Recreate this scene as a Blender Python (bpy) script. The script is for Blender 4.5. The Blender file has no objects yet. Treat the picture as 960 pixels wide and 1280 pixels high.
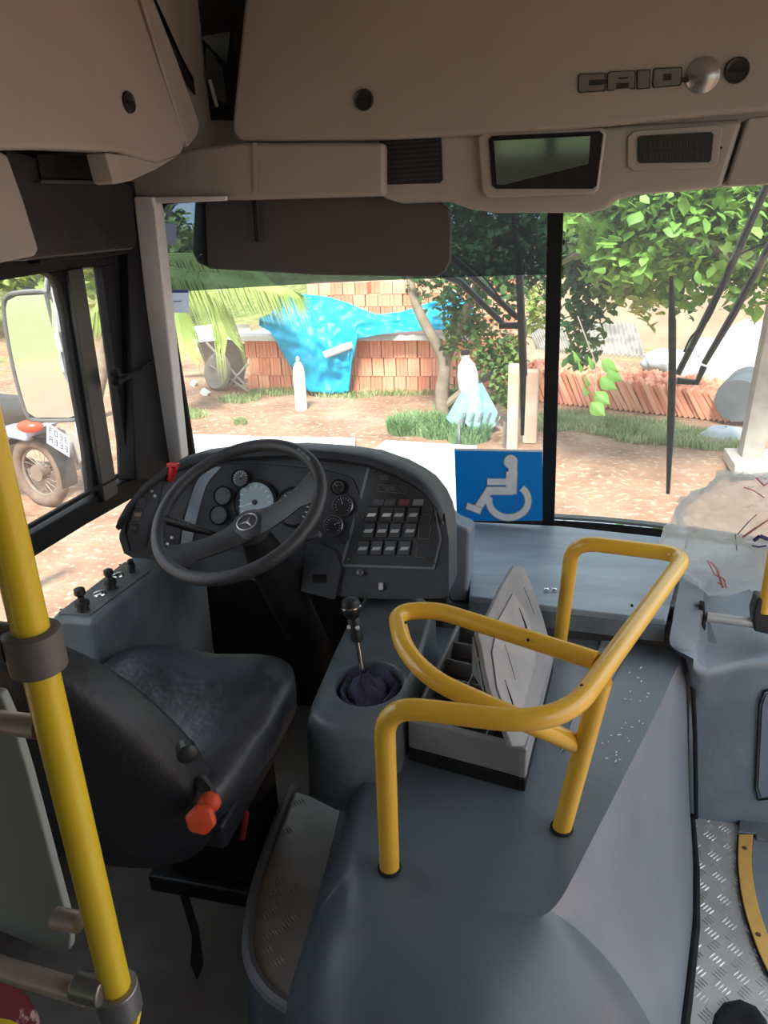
import bpy, bmesh, math, random
from mathutils import Vector, Matrix
random.seed(7)
PI = math.pi
S = bpy.context.scene
# ------------------------------------------------------------------ camera
FPX = 931.0
_F = Vector((716-480, 640-270, -FPX)).normalized()       # world forward (Y) in camera space
_H = Vector((1, .04, 0))
_N = _H.cross(_F).normalized()
if _N.y < 0: _N = -_N
_X = _F.cross(_N)
RM = Matrix((_X, _F, _N))                                # world = RM @ camera
CAM = Vector((0, 0, 1.6))
cd = bpy.data.cameras.new('camera'); cam = bpy.data.objects.new('camera', cd)
S.collection.objects.link(cam); S.camera = cam
cd.sensor_fit = 'VERTICAL'; cd.sensor_height = 36.0; cd.lens = FPX/1280*36.0
cd.clip_start = .02; cd.clip_end = 300
cam.matrix_world = Matrix.Translation(CAM) @ RM.to_4x4()
# ------------------------------------------------------------------ world, sun, exposure
W = bpy.data.worlds.new('world'); S.world = W; W.use_nodes = True
wn = W.node_tree.nodes; wl = W.node_tree.links
bg = wn['Background']; tc = wn.new('ShaderNodeTexCoord'); sx = wn.new('ShaderNodeSeparateXYZ')
cr = wn.new('ShaderNodeValToRGB')
wl.new(tc.outputs['Generated'], sx.inputs[0]); wl.new(sx.outputs['Z'], cr.inputs[0]); wl.new(cr.outputs[0], bg.inputs[0])
cr.color_ramp.elements[0].position = 0.0; cr.color_ramp.elements[0].color = (.85, .9, .95, 1)
cr.color_ramp.elements[1].position = 0.8; cr.color_ramp.elements[1].color = (.78, .88, 1.0, 1)
bg.inputs[1].default_value = 1.25
sd = bpy.data.lights.new('sun', 'SUN'); sun = bpy.data.objects.new('sun', sd); S.collection.objects.link(sun)
sd.energy = 5.5; sd.angle = math.radians(14); sd.color = (1, .93, .82)
sun.rotation_euler = (math.radians(38), math.radians(4), 0)
S.view_settings.view_transform = 'Standard'; S.view_settings.look = 'None'
S.view_settings.gamma = 1; S.view_settings.use_curve_mapping = False
S.view_settings.exposure = 1.0
# ------------------------------------------------------------------ helpers
WLOC = {}
def ray(x, y): return (RM @ Vector((x-480, 640-y, -FPX)))/FPX
def at(x, y, ax, v):
    i = 'XYZ'.index(ax); r = ray(x, y); return CAM + r*((v-CAM[i])/r[i])
def atd(x, y, d): return CAM + ray(x, y)*d
def onp(x, y, p0, n):
    r = ray(x, y); return CAM + r*((Vector(p0)-CAM).dot(n)/r.dot(n))
GZ = -.85
def G(x, y): return at(x, y, 'Z', GZ)

class B:
    def __init__(s): s.V = []; s.Fc = []
    def add(s, vs, fs):
        o = len(s.V); s.V += [Vector(v) for v in vs]; s.Fc += [tuple(i+o for i in f) for f in fs]; return s
    def box(s, c, d, rot=None):
        c = Vector(c); vs = []
        for z in (-1, 1):
            for y in (-1, 1):
                for x in (-1, 1):
                    v = Vector((x*d[0]/2, y*d[1]/2, z*d[2]/2))
                    if rot: v = rot @ v
                    vs.append(c+v)
        return s.add(vs, [(0,2,3,1), (4,5,7,6), (0,1,5,4), (2,6,7,3), (0,4,6,2), (1,3,7,5)])
    def prism(s, pts, vec):
        pts = [Vector(p) for p in pts]; vec = Vector(vec); n = len(pts)
        nn = Vector((0,0,0))
        for i in range(n): nn += pts[i].cross(pts[(i+1) % n])
        if nn.dot(vec) > 0: pts = pts[::-1]
        vs = pts + [p+vec for p in pts]
        fs = [tuple(range(n)), tuple(range(2*n-1, n-1, -1))] + [(i, i+n, (i+1) % n+n, (i+1) % n) for i in range(n)]
        return s.add(vs, fs)
    def tube(s, pts, r, seg=12, closed=False):
        pts = [Vector(p) for p in pts]; n = len(pts); rs = r if isinstance(r, (list, tuple)) else [r]*n
        t0 = (pts[1]-pts[0]).normalized()
        up = Vector((0,0,1)) if abs(t0.z) < .9 else Vector((1,0,0))
        a = t0.cross(up).normalized(); vs = []
        for i in range(n):
            if closed: t = (pts[(i+1) % n]-pts[i-1])
            else: t = pts[min(i+1, n-1)]-pts[max(i-1, 0)]
            t.normalize(); a = (a - t*a.dot(t)).normalized(); b = t.cross(a)
            for k in range(seg):
                w = 2*PI*k/seg; vs.append(pts[i] + a*math.cos(w)*rs[i] + b*math.sin(w)*rs[i])
        fs = []
        for i in range(n if closed else n-1):
            j = (i+1) % n
            for k in range(seg):
                k2 = (k+1) % seg; fs.append((i*seg+k, i*seg+k2, j*seg+k2, j*seg+k))
        if not closed: fs += [tuple(range(seg-1, -1, -1)), tuple(range((n-1)*seg, n*seg))]
        return s.add(vs, fs)
    def lathe(s, prof, o, ax=(0,0,1), seg=24):
        ax = Vector(ax).normalized(); o = Vector(o)
        a = ax.orthogonal().normalized(); b = ax.cross(a); vs = []
        for r, h in prof:
            for k in range(seg):
                w = 2*PI*k/seg; vs.append(o + ax*h + (a*math.cos(w)+b*math.sin(w))*max(r, 1e-5))
        fs = []
        for i in range(len(prof)-1):
            for k in range(seg):
                k2 = (k+1) % seg; fs.append((i*seg+k, i*seg+k2, (i+1)*seg+k2, (i+1)*seg+k))
        fs += [tuple(range(seg-1, -1, -1)), tuple(range((len(prof)-1)*seg, len(prof)*seg))]
        return s.add(vs, fs)
    def grid(s, rows, thick=None):
        """rows: list of lists of points. thick: vector or fn(i,j)->vector to close it as a shell"""
        R = len(rows); Cn = len(rows[0]); vs = [Vector(p) for r in rows for p in r]
        fs = [(i*Cn+j, i*Cn+j+1, (i+1)*Cn+j+1, (i+1)*Cn+j) for i in range(R-1) for j in range(Cn-1)]
        if thick is not None:
            n = len(vs)
            tv = [Vector(thick(i, j)) if callable(thick) else Vector(thick) for i in range(R) for j in range(Cn)]
            vs2 = [vs[k]+tv[k] for k in range(n)]
            fs2 = [tuple(n+q for q in f[::-1]) for f in fs]
            ed = [(0*Cn+j, 0*Cn+j+1) for j in range(Cn-1)] + [(i*Cn+Cn-1, (i+1)*Cn+Cn-1) for i in range(R-1)] \
               + [((R-1)*Cn+j+1, (R-1)*Cn+j) for j in range(Cn-2, -1, -1)] + [((i+1)*Cn, i*Cn) for i in range(R-2, -1, -1)]
            fs2 += [(b_, a_, a_+n, b_+n) for a_, b_ in ed]
            vs += vs2; fs += fs2
        return s.add(vs, fs)
    def ball(s, c, r, seg=16, rings=10):
        r = Vector(r) if not isinstance(r, (int, float)) else Vector((r,r,r)); c = Vector(c); vs = []
        for i in range(1, rings):
            p = PI*i/rings
            for k in range(seg):
                w = 2*PI*k/seg; vs.append(c+Vector((math.sin(p)*math.cos(w)*r.x, math.sin(p)*math.sin(w)*r.y, math.cos(p)*r.z)))
        vs += [c+Vector((0,0,r.z)), c-Vector((0,0,r.z))]; T = len(vs)-2
        fs = [(i*seg+k, (i+1)*seg+k, (i+1)*seg+(k+1) % seg, i*seg+(k+1) % seg) for i in range(rings-2) for k in range(seg)]
        fs += [(T, k, (k+1) % seg) for k in range(seg)] + [(T+1, (rings-2)*seg+(k+1) % seg, (rings-2)*seg+k) for k in range(seg)]
        return s.add(vs, fs)
    def mesh(s, name, m, origin=(0,0,0), fix=True):
        me = bpy.data.meshes.new(name); o = Vector(origin)
        me.from_pydata([v-o for v in s.V], [], s.Fc)
        if fix:
            bm = bmesh.new(); bm.from_mesh(me); bmesh.ops.recalc_face_normals(bm, faces=bm.faces); bm.to_mesh(me); bm.free()
        me.materials.append(m); me.update(); return me
    def build(s, name, m, parent=None, bevel=0, seg=2, smooth=True, sub=0, angle=40, fix=True):
        mn = [min(v[i] for v in s.V) for i in range(3)]; mx = [max(v[i] for v in s.V) for i in range(3)]
        o = Vector([(mn[i]+mx[i])/2 for i in range(3)])
        me = s.mesh(name, m, o, fix)
        if smooth:
            me.shade_smooth(); me.set_sharp_from_angle(angle=math.radians(angle))
        ob = bpy.data.objects.new(name, me); S.collection.objects.link(ob)
        WLOC[ob.name] = o
        if parent: ob.parent = parent; ob.location = o-WLOC[parent.name]
        else: ob.location = o
        if bevel:
            b = ob.modifiers.new('bevel', 'BEVEL'); b.width = bevel; b.segments = seg; b.limit_method = 'ANGLE'; b.angle_limit = math.radians(35)
            if seg > 1 and smooth: me.set_sharp_from_angle(angle=math.radians(180)); b.harden_normals = True
        if sub:
            b = ob.modifiers.new('sub', 'SUBSURF'); b.levels = sub; b.render_levels = sub
        return ob
def tag(o, label=None, cat=None, group=None, kind=None):
    if label: o['label'] = label
    if cat: o['category'] = cat
    if group: o['group'] = group
    if kind: o['kind'] = kind
    return o
def thing(name, label, cat, loc, group=None):
    o = bpy.data.objects.new(name, None); S.collection.objects.link(o); o.empty_display_size = .1
    o.location = loc; WLOC[o.name] = Vector(loc); return tag(o, label, cat, group)
def inst(name, me, parent, mw):
    o = bpy.data.objects.new(name, me); S.collection.objects.link(o)
    mw = mw.copy()
    if parent: o.parent = parent; mw.translation -= WLOC[parent.name]
    o.matrix_local = mw; WLOC[o.name] = mw.translation.copy() + (WLOC[parent.name] if parent else Vector()); return o
def struct(o): o['kind'] = 'structure'; return o
def fillet(pts, rad, n=6):
    pts = [Vector(p) for p in pts]; out = [pts[0]]
    for i in range(1, len(pts)-1):
        a, b, c = pts[i-1], pts[i], pts[i+1]; r = rad[i-1] if isinstance(rad, (list, tuple)) else rad
        d1 = (a-b); d2 = (c-b); r = min(r, d1.length*.49, d2.length*.49); p = b+d1.normalized()*r; q = b+d2.normalized()*r
        for k in range(n+1):
            t = k/n; out.append(p*(1-t)**2 + b*2*t*(1-t) + q*t*t)
    return out+[pts[-1]]
def spline(pts, n=6, closed=False):
    pts = [Vector(p) for p in pts]; N = len(pts); out = []
    rng = range(N if closed else N-1)
    for i in rng:
        if closed: p0, p1, p2, p3 = pts[i-1], pts[i], pts[(i+1) % N], pts[(i+2) % N]
        else: p0, p1, p2, p3 = pts[max(i-1,0)], pts[i], pts[i+1], pts[min(i+2,N-1)]
        for k in range(n):
            t = k/n; out.append(.5*((2*p1)+(p2-p0)*t+(2*p0-5*p1+4*p2-p3)*t*t+(3*p1-p0-3*p2+p3)*t**3))
    if not closed: out.append(pts[-1])
    return out
def lerp1(tab, x):
    if x <= tab[0][0]: return tab[0][1]
    for (a, va), (b, vb) in zip(tab, tab[1:]):
        if x <= b: return va+(vb-va)*(x-a)/(b-a)
    return tab[-1][1]
# ------------------------------------------------------------------ materials
MC = {}
def mat(name, col, rough=.6, metal=0, col2=None, scale=8, bump=0, bscale=60, detail=4, spec=.5, contrast=(.35,.65), stretch=None, coat=0, trans=0, wave=None):
    if name in MC: return MC[name]
    m = bpy.data.materials.new(name); m.use_nodes = True; nt = m.node_tree; p = nt.nodes['Principled BSDF']
    p.inputs['Base Color'].default_value = (*col, 1); p.inputs['Roughness'].default_value = rough; p.inputs['Metallic'].default_value = metal
    p.inputs['Specular IOR Level'].default_value = spec; p.inputs['Coat Weight'].default_value = coat
    t = nt.nodes.new('ShaderNodeTexCoord'); src = t.outputs['Object']
    if stretch:
        mp = nt.nodes.new('ShaderNodeMapping'); nt.links.new(src, mp.inputs[0]); mp.inputs['Scale'].default_value = stretch; src = mp.outputs[0]
    c2 = col2 or tuple(c*.8 for c in col)
    n = nt.nodes.new('ShaderNodeTexNoise'); n.inputs['Scale'].default_value = scale; n.inputs['Detail'].default_value = detail; n.inputs['Roughness'].default_value = .6
    nt.links.new(src, n.inputs['Vector'])
    r = nt.nodes.new('ShaderNodeValToRGB'); nt.links.new(n.outputs[0], r.inputs[0])
    r.color_ramp.elements[0].position = contrast[0]; r.color_ramp.elements[0].color = (*col, 1)
    r.color_ramp.elements[1].position = contrast[1]; r.color_ramp.elements[1].color = (*c2, 1)
    nt.links.new(r.outputs[0], p.inputs['Base Color'])
    mr = nt.nodes.new('ShaderNodeMapRange'); nt.links.new(n.outputs[0], mr.inputs[0]); mr.inputs[3].default_value = max(.02, rough-.1); mr.inputs[4].default_value = min(1, rough+.1)
    nt.links.new(mr.outputs[0], p.inputs['Roughness'])
    if bump:
        n2 = nt.nodes.new('ShaderNodeTexNoise'); n2.inputs['Scale'].default_value = bscale; n2.inputs['Detail'].default_value = 3
        nt.links.new(t.outputs['Object'], n2.inputs['Vector'])
        b = nt.nodes.new('ShaderNodeBump'); b.inputs['Strength'].default_value = bump; b.inputs['Distance'].default_value = .01
        nt.links.new(n2.outputs[0], b.inputs['Height']); nt.links.new(b.outputs[0], p.inputs['Normal'])
    MC[name] = m; return m
def glassmat(name, tint, opac=0.0, fres=.06, haze=0.0):
    m = bpy.data.materials.new(name); m.use_nodes = True; nt = m.node_tree; nt.nodes.clear()
    o = nt.nodes.new('ShaderNodeOutputMaterial'); tr = nt.nodes.new('ShaderNodeBsdfTransparent'); gl = nt.nodes.new('ShaderNodeBsdfGlossy')
    tr.inputs[0].default_value = (*tint, 1); gl.inputs['Roughness'].default_value = .02; gl.inputs[0].default_value = (.9,.95,1,1)
    mx = nt.nodes.new('ShaderNodeMixShader'); lw = nt.nodes.new('ShaderNodeLayerWeight'); lw.inputs[0].default_value = .12
    ml = nt.nodes.new('ShaderNodeMath'); ml.operation = 'MULTIPLY_ADD'; ml.inputs[1].default_value = .5; ml.inputs[2].default_value = fres*.4
    nt.links.new(lw.outputs['Fresnel'], ml.inputs[0]); nt.links.new(ml.outputs[0], mx.inputs[0]); nt.links.new(tr.outputs[0], mx.inputs[1]); nt.links.new(gl.outputs[0], mx.inputs[2])
    last = mx
    if haze:
        df = nt.nodes.new('ShaderNodeBsdfTranslucent'); df.inputs[0].default_value = (.95,.93,.9,1)
        m2 = nt.nodes.new('ShaderNodeMixShader'); m2.inputs[0].default_value = haze
        nt.links.new(mx.outputs[0], m2.inputs[1]); nt.links.new(df.outputs[0], m2.inputs[2]); last = m2
    nt.links.new(last.outputs[0], o.inputs[0]); return m
def leafmat(name, c1, c2, tl=.35):
    m = bpy.data.materials.new(name); m.use_nodes = True; nt = m.node_tree; p = nt.nodes['Principled BSDF']; o = nt.nodes['Material Output']
    ob = nt.nodes.new('ShaderNodeTexCoord'); n = nt.nodes.new('ShaderNodeTexNoise'); n.inputs['Scale'].default_value = 2.2; n.inputs['Detail'].default_value = 6
    g = nt.nodes.new('ShaderNodeNewGeometry'); nt.links.new(g.outputs['Position'], n.inputs['Vector'])
    r = nt.nodes.new('ShaderNodeValToRGB'); r.color_ramp.elements[0].position = .38; r.color_ramp.elements[1].position = .62
    r.color_ramp.elements[0].color = (*c1, 1); r.color_ramp.elements[1].color = (*c2, 1)
    nt.links.new(n.outputs[0], r.inputs[0]); nt.links.new(r.outputs[0], p.inputs['Base Color']); p.inputs['Roughness'].default_value = .55
    t = nt.nodes.new('ShaderNodeBsdfTranslucent'); nt.links.new(r.outputs[0], t.inputs[0])
    mx = nt.nodes.new('ShaderNodeMixShader'); mx.inputs[0].default_value = tl
    nt.links.new(p.outputs[0], mx.inputs[1]); nt.links.new(t.outputs[0], mx.inputs[2]); nt.links.new(mx.outputs[0], o.inputs[0]); return m

M_beige = mat('beige_moulded_plastic', (.36,.325,.295), .55, col2=(.33,.30,.27), scale=3, bump=.06, bscale=180)
M_beige2 = mat('pale_beige_plastic', (.37,.34,.31), .5, col2=(.33,.3,.27), scale=5, bump=.05, bscale=150)
M_cream = mat('cream_painted_metal', (.78,.76,.75), .45, col2=(.72,.70,.69), scale=6)
M_blackp = mat('black_plastic', (.010,.011,.013), .45, col2=(.017,.018,.021), scale=14, bump=.08, bscale=250)
M_rubber = mat('black_rubber', (.010,.010,.011), .75, spec=.2, col2=(.022,.022,.022), scale=20)
M_frame = mat('black_window_frame', (.009,.010,.012), .6, spec=.2, col2=(.015,.016,.019), scale=10)
M_dash = mat('charcoal_dash_plastic', (.036,.040,.049), .5, col2=(.052,.057,.068), scale=12, bump=.15, bscale=300)
M_dashd = mat('dark_dash_panel', (.020,.022,.029), .5, col2=(.03,.033,.042), scale=20, bump=.1, bscale=300)
M_grey = mat('grey_fibreglass', (.15,.185,.22), .42, col2=(.22,.255,.29), scale=5, bump=.12, bscale=40, contrast=(.4,.75), detail=8)
M_worn = mat('worn_grey_lid', (.2,.25,.3), .38, col2=(.34,.4,.45), scale=3.5, bump=.1, bscale=25, contrast=(.38,.7), detail=8, stretch=(.6,3,1))
M_deck = mat('engine_cover_grey', (.085,.108,.135), .36, col2=(.112,.138,.166), scale=3, bump=.05, bscale=60, detail=6)
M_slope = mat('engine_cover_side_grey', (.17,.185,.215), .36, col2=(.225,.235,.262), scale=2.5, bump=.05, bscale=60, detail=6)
M_cons = mat('console_dark_grey', (.085,.105,.125), .38, col2=(.15,.175,.195), scale=6, bump=.1, bscale=80)
M_yellow = mat('yellow_painted_tube', (.86,.50,.05), .32, col2=(.8,.45,.04), scale=6, bump=.05, bscale=60, coat=.3)
M_yellow2 = mat('lemon_painted_pole', (.75,.55,.02), .35, col2=(.68,.48,.02), scale=6, bump=.03, bscale=60, coat=.2)
M_vinyl = mat('black_vinyl', (.020,.022,.028), .36, col2=(.06,.067,.085), scale=5, bump=.25, bscale=35, contrast=(.45,.8))
M_alu = mat('aluminium_plate', (.52,.50,.48), .38, .3, col2=(.40,.385,.37), scale=6, detail=8)
M_alub = mat('worn_tread_aluminium', (.78,.77,.75), .3, .4, col2=(.6,.58,.55), scale=20)
M_organ = mat('light_grey_tray_plastic', (.27,.27,.28), .5, col2=(.22,.22,.235), scale=9, bump=.05, bscale=80)
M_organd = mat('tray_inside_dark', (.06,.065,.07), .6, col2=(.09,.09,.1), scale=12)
M_white = mat('white_plastic', (.75,.75,.75), .5, col2=(.68,.68,.68), scale=9)
M_chrome = mat('chrome', (.75,.75,.76), .15, 1, scale=5)
M_orange = mat('orange_knob_plastic', (.75,.08,.02), .5, col2=(.6,.06,.02), scale=30)
M_red = mat('red_plastic', (.65,.03,.03), .35, scale=5)
M_blue = mat('sign_blue', (.0,.27,.85), .35, col2=(.0,.24,.78), scale=4)
M_signw = mat('sign_white', (.88,.9,.92), .5, col2=(.78,.81,.85), scale=30)
M_boot = mat('indigo_gear_boot', (.03,.03,.075), .7, col2=(.06,.055,.11), scale=9, bump=.4, bscale=60)
M_teal = mat('speedometer_face', (.3,.42,.46), .4, col2=(.38,.48,.52), scale=9)
M_gauge = mat('dark_gauge_face', (.03,.03,.035), .3, scale=9)
M_panelg = mat('pale_grey_partition', (.3,.34,.34), .6, col2=(.26,.3,.3), scale=3, bump=.1, bscale=200)
M_dfloor = mat('dirty_driver_floor', (.22,.20,.175), .8, col2=(.13,.118,.105), scale=3.5, bump=.3, bscale=40, detail=8)
M_pinkt = mat('pale_worn_tube', (.5,.42,.38), .4, .3, col2=(.42,.35,.32), scale=9)
M_redseat = mat('red_patterned_fabric', (.12,.01,.015), .8, col2=(.45,.3,.3), scale=22, contrast=(.6,.66))
M_wheel = mat('steering_wheel_foam', (.032,.033,.038), .5, col2=(.05,.05,.055), scale=15, bump=.1, bscale=200)
M_gglass = glassmat('clear_window_glass', (.96,.98,.97), fres=.08, haze=.02)
M_wglass = glassmat('windscreen_glass', (.95,.98,.97), fres=.05, haze=.03)
M_tint = glassmat('tinted_sun_band', (.12,.16,.205), fres=.04, haze=.02)
M_mirror = mat('mirror_glass', (.85,.87,.87), .02, 1, col2=(.84,.86,.86), scale=1)
M_lcd = mat('dull_lcd', (.03,.035,.03), .3, scale=5)
M_lcdt = mat('lcd_segments', (.055,.06,.052), .4, scale=5)
# ================================================================== SETTING: the bus shell
XL = -1.2; XR = 1.2; ZC = 2.2; YB = -3.6
def ws_y(x, z): return 2.46 - .3*x*x - .05*(z-.65)
# aisle floor with aluminium tread
fl = struct(B().prism([(.26,YB,0), (1.2,YB,0), (1.2,1.9,0), (.26,1.9,0)], (0,0,-.04)).build('floor', M_alu))
tr = B(); 
for i in range(-2, 22):
    for j in range(0, 36):
        cx = .27+.045*i; cy = .72+.035*j
        if not (.30 < cx < .98 and cy < 1.84): continue
        a = math.radians(45 if (i+j) % 2 else -45)
        d = Vector((math.cos(a), math.sin(a), 0)); q = Vector((-d.y, d.x, 0))
        for k in (-1.5, -.5, .5, 1.5):
            c = Vector((cx, cy, 0)) + q*k*.0085
            L = .0125; w_ = .0021
            tr.add([c-d*L, c-d*L*.5-q*w_, c+d*L*.5-q*w_, c+d*L, c+d*L*.5+q*w_, c-d*L*.5+q*w_, c-d*L*.5+Vector((0,0,.0025)), c+d*L*.5+Vector((0,0,.0025))],
                   [(0,1,6), (1,2,7,6), (2,3,7), (3,4,7), (4,5,6,7), (5,0,6)])
tag(tr.build('tread_bar', M_alub, fl, smooth=False, fix=False), kind='stuff')
DF = .12
fl2 = struct(B().prism([(-1.2,YB,DF), (-.22,YB,DF), (-.22,.68,DF), (-.4,.9,DF), (-.5,1.95,DF), (-1.2,1.95,DF)], (0,0,-.12)).build('floor', M_dfloor))
struct(B().box((.02,-1.6,-.02), (.5,3.9,.04)).build('floor', M_dfloor))
tg = B().prism([at(x,y,'Z',DF+.002) for x, y in [(210,1050),(222,1110),(240,1170),(238,1205),(246,1225),(254,1205),(248,1160),(232,1105),(222,1050)]], (0,0,-.001))
tag(tg.build('floor_seam', M_rubber, fl2, smooth=False), 'dark dirty seam in the driver floor')
# left wall with a tall opening for the driver's window, more windows behind
wl_ = B()
for y0, y1, z0, z1 in [(YB, 1.98, 0, .68), (YB, 1.98, 1.56, ZC), (YB, YB+.2, .8, 1.56), (-1.15, -1.0, .8, 1.56), (.45, .62, .8, 1.56), (1.9, 2.0, .8, 1.56)]:
    wl_.box((XL-.02, (y0+y1)/2, (z0+z1)/2), (.04, y1-y0, z1-z0))
struct(wl_.build('wall_left', mat('dark_wall_liner', (.012,.013,.016), .5, col2=(.018,.019,.023), scale=6), smooth=False))
wr_ = B()
for y0, y1, z0, z1 in [(YB, -.2, 0, .75), (YB, -.2, 1.9, ZC), (YB, YB+.2, .75, 1.9), (-1.6, -1.45, .75, 1.9), (-.3, -.2, 0, ZC), (-.3, 1.62, 2.05, ZC), (1.62, 1.72, .5, ZC), (1.55, 2.1, 0, .55)]:  # front door opening, out of view, widened to let in more light
    wr_.box((XR+.02, (y0+y1)/2, (z0+z1)/2), (.04, y1-y0, z1-z0))
struct(wr_.build('wall_right', M_beige2, smooth=False))
M_rtint = glassmat('added_tint_glass', (.30,.33,.33), fres=.06)  # unseen rear panes; dark tint added to cut light inside the bus
for i_, (y0, y1, z0, z1, x) in enumerate([(YB+.2,-1.15,.8,1.56,XL-.02),(-1.0,.45,.8,1.56,XL-.02),(YB+.2,-1.6,.75,1.9,XR+.02),(-1.45,-.3,.75,1.9,XR+.02)]):
    struct(B().box((x,(y0+y1)/2,(z0+z1)/2),(.006,y1-y0,z1-z0)).build('window_%d' % (i_+4), M_rtint, smooth=False))
struct(B().box((0,YB-.02,1.375),(2.1,.006,.95)).build('window_8', M_rtint, smooth=False))
rw = B()
for mx_ in (-.55,.0,.55): struct(B().box((mx_,YB+.02,1.375),(.09,.05,.95)).build('trim_9', M_rubber))
for x0, x1, z0, z1 in [(-1.2, 1.2, -.04, .9), (-1.2, 1.2, 1.85, ZC), (-1.2, -1.05, .9, 1.85), (1.05, 1.2, .9, 1.85)]:
    rw.box(((x0+x1)/2, YB-.02, (z0+z1)/2), (x1-x0, .04, z1-z0))
struct(rw.build('wall_back', M_beige2, smooth=False))
struct(B().box((0, (YB+2.4)/2, ZC+.02), (2.44, 2.4-YB+.1, .04)).build('ceiling', M_beige2, smooth=False))
# firewall under the windscreen and body front
fwp = [[(x, ws_y(x, .6)+.03, z) for x in [-1.16+2.32*i/16 for i in range(17)]] for z in (-.3, .0, .3, .62)]
struct(B().grid(fwp, (0,.03,0)).build('wall_front', M_blackp))
hdr = [[(x, ws_y(x, 1.7)-.0, z) for x in [-1.18+2.36*i/16 for i in range(17)]] for z in (1.69, 1.95, ZC)]
struct(B().grid(hdr, (0,.03,0)).build('wall_front', M_beige))
struct(B().box((-.85, 1.95, .4), (.66, .02, .55)).build('wall_front', M_rubber))  # black sheet added under the dash to give the footwell its shade
# windscreen: two glass halves, dark sun band on the driver's half, rubber surround and centre bar
xs_l = [-1.13+(1.13-.055)*i/10 for i in range(11)]; xs_r = [-.02+(1.15)*i/10 for i in range(11)]
def wrow(xs, z0, z1, n=5): return [[(x, ws_y(x, z), z) for x in xs] for z in [z0+(z1-z0)*k/n for k in range(n+1)]]
ZT = at(450, 355, 'Y', 2.36).z
w1 = struct(B().grid(wrow(xs_l, .62, 1.7), (0,.006,0)).build('window_1', M_wglass))
tb = B().grid([[(x, ws_y(x, z)-.002, z) for x in xs_l] for z in (ZT+.012, ZT+.1, 1.7)]).build('tint_band', M_tint, w1, fix=False); tag(tb, 'dark bluish sun band')
w2 = struct(B().grid(wrow(xs_r, .62, 1.7), (0,.006,0)).build('window_2', M_wglass))
# crack lines near the top left
ck = B()
for pts in [[(200,330),(215,305),(232,290)], [(232,345),(240,325),(252,318)], [(246,352),(250,338),(262,345)]]:
    ck.tube([at(x,y,'Y',2.09) for x, y in pts], .0009, 4)
tag(ck.build('crack', M_signw, w1), 'fine white cracks in the corner')
bar = B().prism([at(x,y,'Y',2.385) for x, y in [(685,250),(705,250),(693,655),(677,655)]], (0,-.03,0))
struct(bar.build('trim_1', M_frame, bevel=.004))
sr = B().tube([(-1.135, ws_y(-1.135,z)-.005, z) for z in (.62,.9,1.2,1.5,1.64)] + [(-1.1, ws_y(-1.1,1.69)-.005, 1.685)] + [(x, ws_y(x,1.7)-.005, 1.695) for x in (-.9,-.5,-.1,.3,.7,1.1)], .014, 6)
struct(sr.build('trim_2', M_rubber))
# A pillar and header casing on the driver's side
ap = B().prism([at(x,y,'Y',1.96) for x, y in [(166,246),(190,246),(194,262),(227,574),(204,594),(183,400)]], (0,.05,0))
struct(ap.build('trim_3', M_cream, bevel=.006))
struct(B().prism([at(x,y,'X',-1.16) for x, y in [(38,190),(178,230),(196,300),(232,600),(170,600),(160,318),(50,330)]], (-.06,0,0)).build('trim_4', M_frame, bevel=.004))
struct(B().prism([at(x,y,'Y',1.99) for x, y in [(150,206),(235,186),(300,178),(480,178),(480,245),(300,250),(195,250),(166,246)]], (0,.05,0)).build('trim_5', M_beige, bevel=.012))
struct(B().prism([at(x,y,'Y',1.985) for x, y in [(186,247),(285,245),(285,251),(190,255)]], (0,-.012,0)).build('trim_6', M_cream, bevel=.003))
struct(B().prism([at(x,y,'Y',1.984) for x, y in [(172,256),(177,254),(178,276),(174,278)]], (0,-.008,0)).build('trim_7', M_beige2, bevel=.002))
# driver's side window: frames, sliding panes
wd = bpy.data.objects.new('window_3', None); S.collection.objects.link(wd); wd.location = (XL, 1.3, .94); WLOC[wd.name] = Vector((XL,1.3,.94)); struct(wd)
def xq(pts, x=XL+.01): return [at(a,b,'X',x) for a, b in pts]
B().prism(xq([(-60,355),(-60,325),(50,312),(166,300),(172,330),(104,335),(60,341),(0,351)]), (-.04,0,0)).build('window_frame', M_frame, wd, bevel=.004)
B().prism(xq([(-60,757),(26,676),(184,585),(207,600),(190,610),(110,655),(28,706),(-60,790)]), (-.05,0,0)).build('window_frame', M_frame, wd, bevel=.005)
B().prism(xq([(-60,742),(26,663),(150,592),(150,597),(26,669),(-60,749)], XL+.02), (-.012,0,0)).build('window_track', M_frame, wd, bevel=.002)
B().prism(xq([(60,341),(90,337),(147,618),(112,636),(118,620),(112,560),(98,480),(86,395),(78,360),(72,348)], XL+.005), (-.03,0,0)).build('window_frame', M_frame, wd, bevel=.003)
B().prism(xq([(86,338),(104,334),(148,617),(131,628)], XL+.02), (-.02,0,0)).build('window_mullion', mat('slate_sash', (.03,.034,.038), .4, scale=9), wd, bevel=.003)
B().prism(xq([(128,333),(156,325),(190,590),(163,602)], XL+.012), (-.03,0,0)).build('window_frame', M_frame, wd, bevel=.003)
for pts, nm in [([(-60,355),(0,351),(90,338),(147,620),(26,680),(-60,740)], 'pane'), ([(104,334),(130,332),(165,600),(148,617)], 'pane'), ([(-60,790),(28,706),(190,610),(175,730),(60,830),(-60,900)], 'pane')]:
    B().prism(xq(pts, XL-.01), (-.004,0,0)).build(nm, M_gglass, wd, smooth=False)
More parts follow.
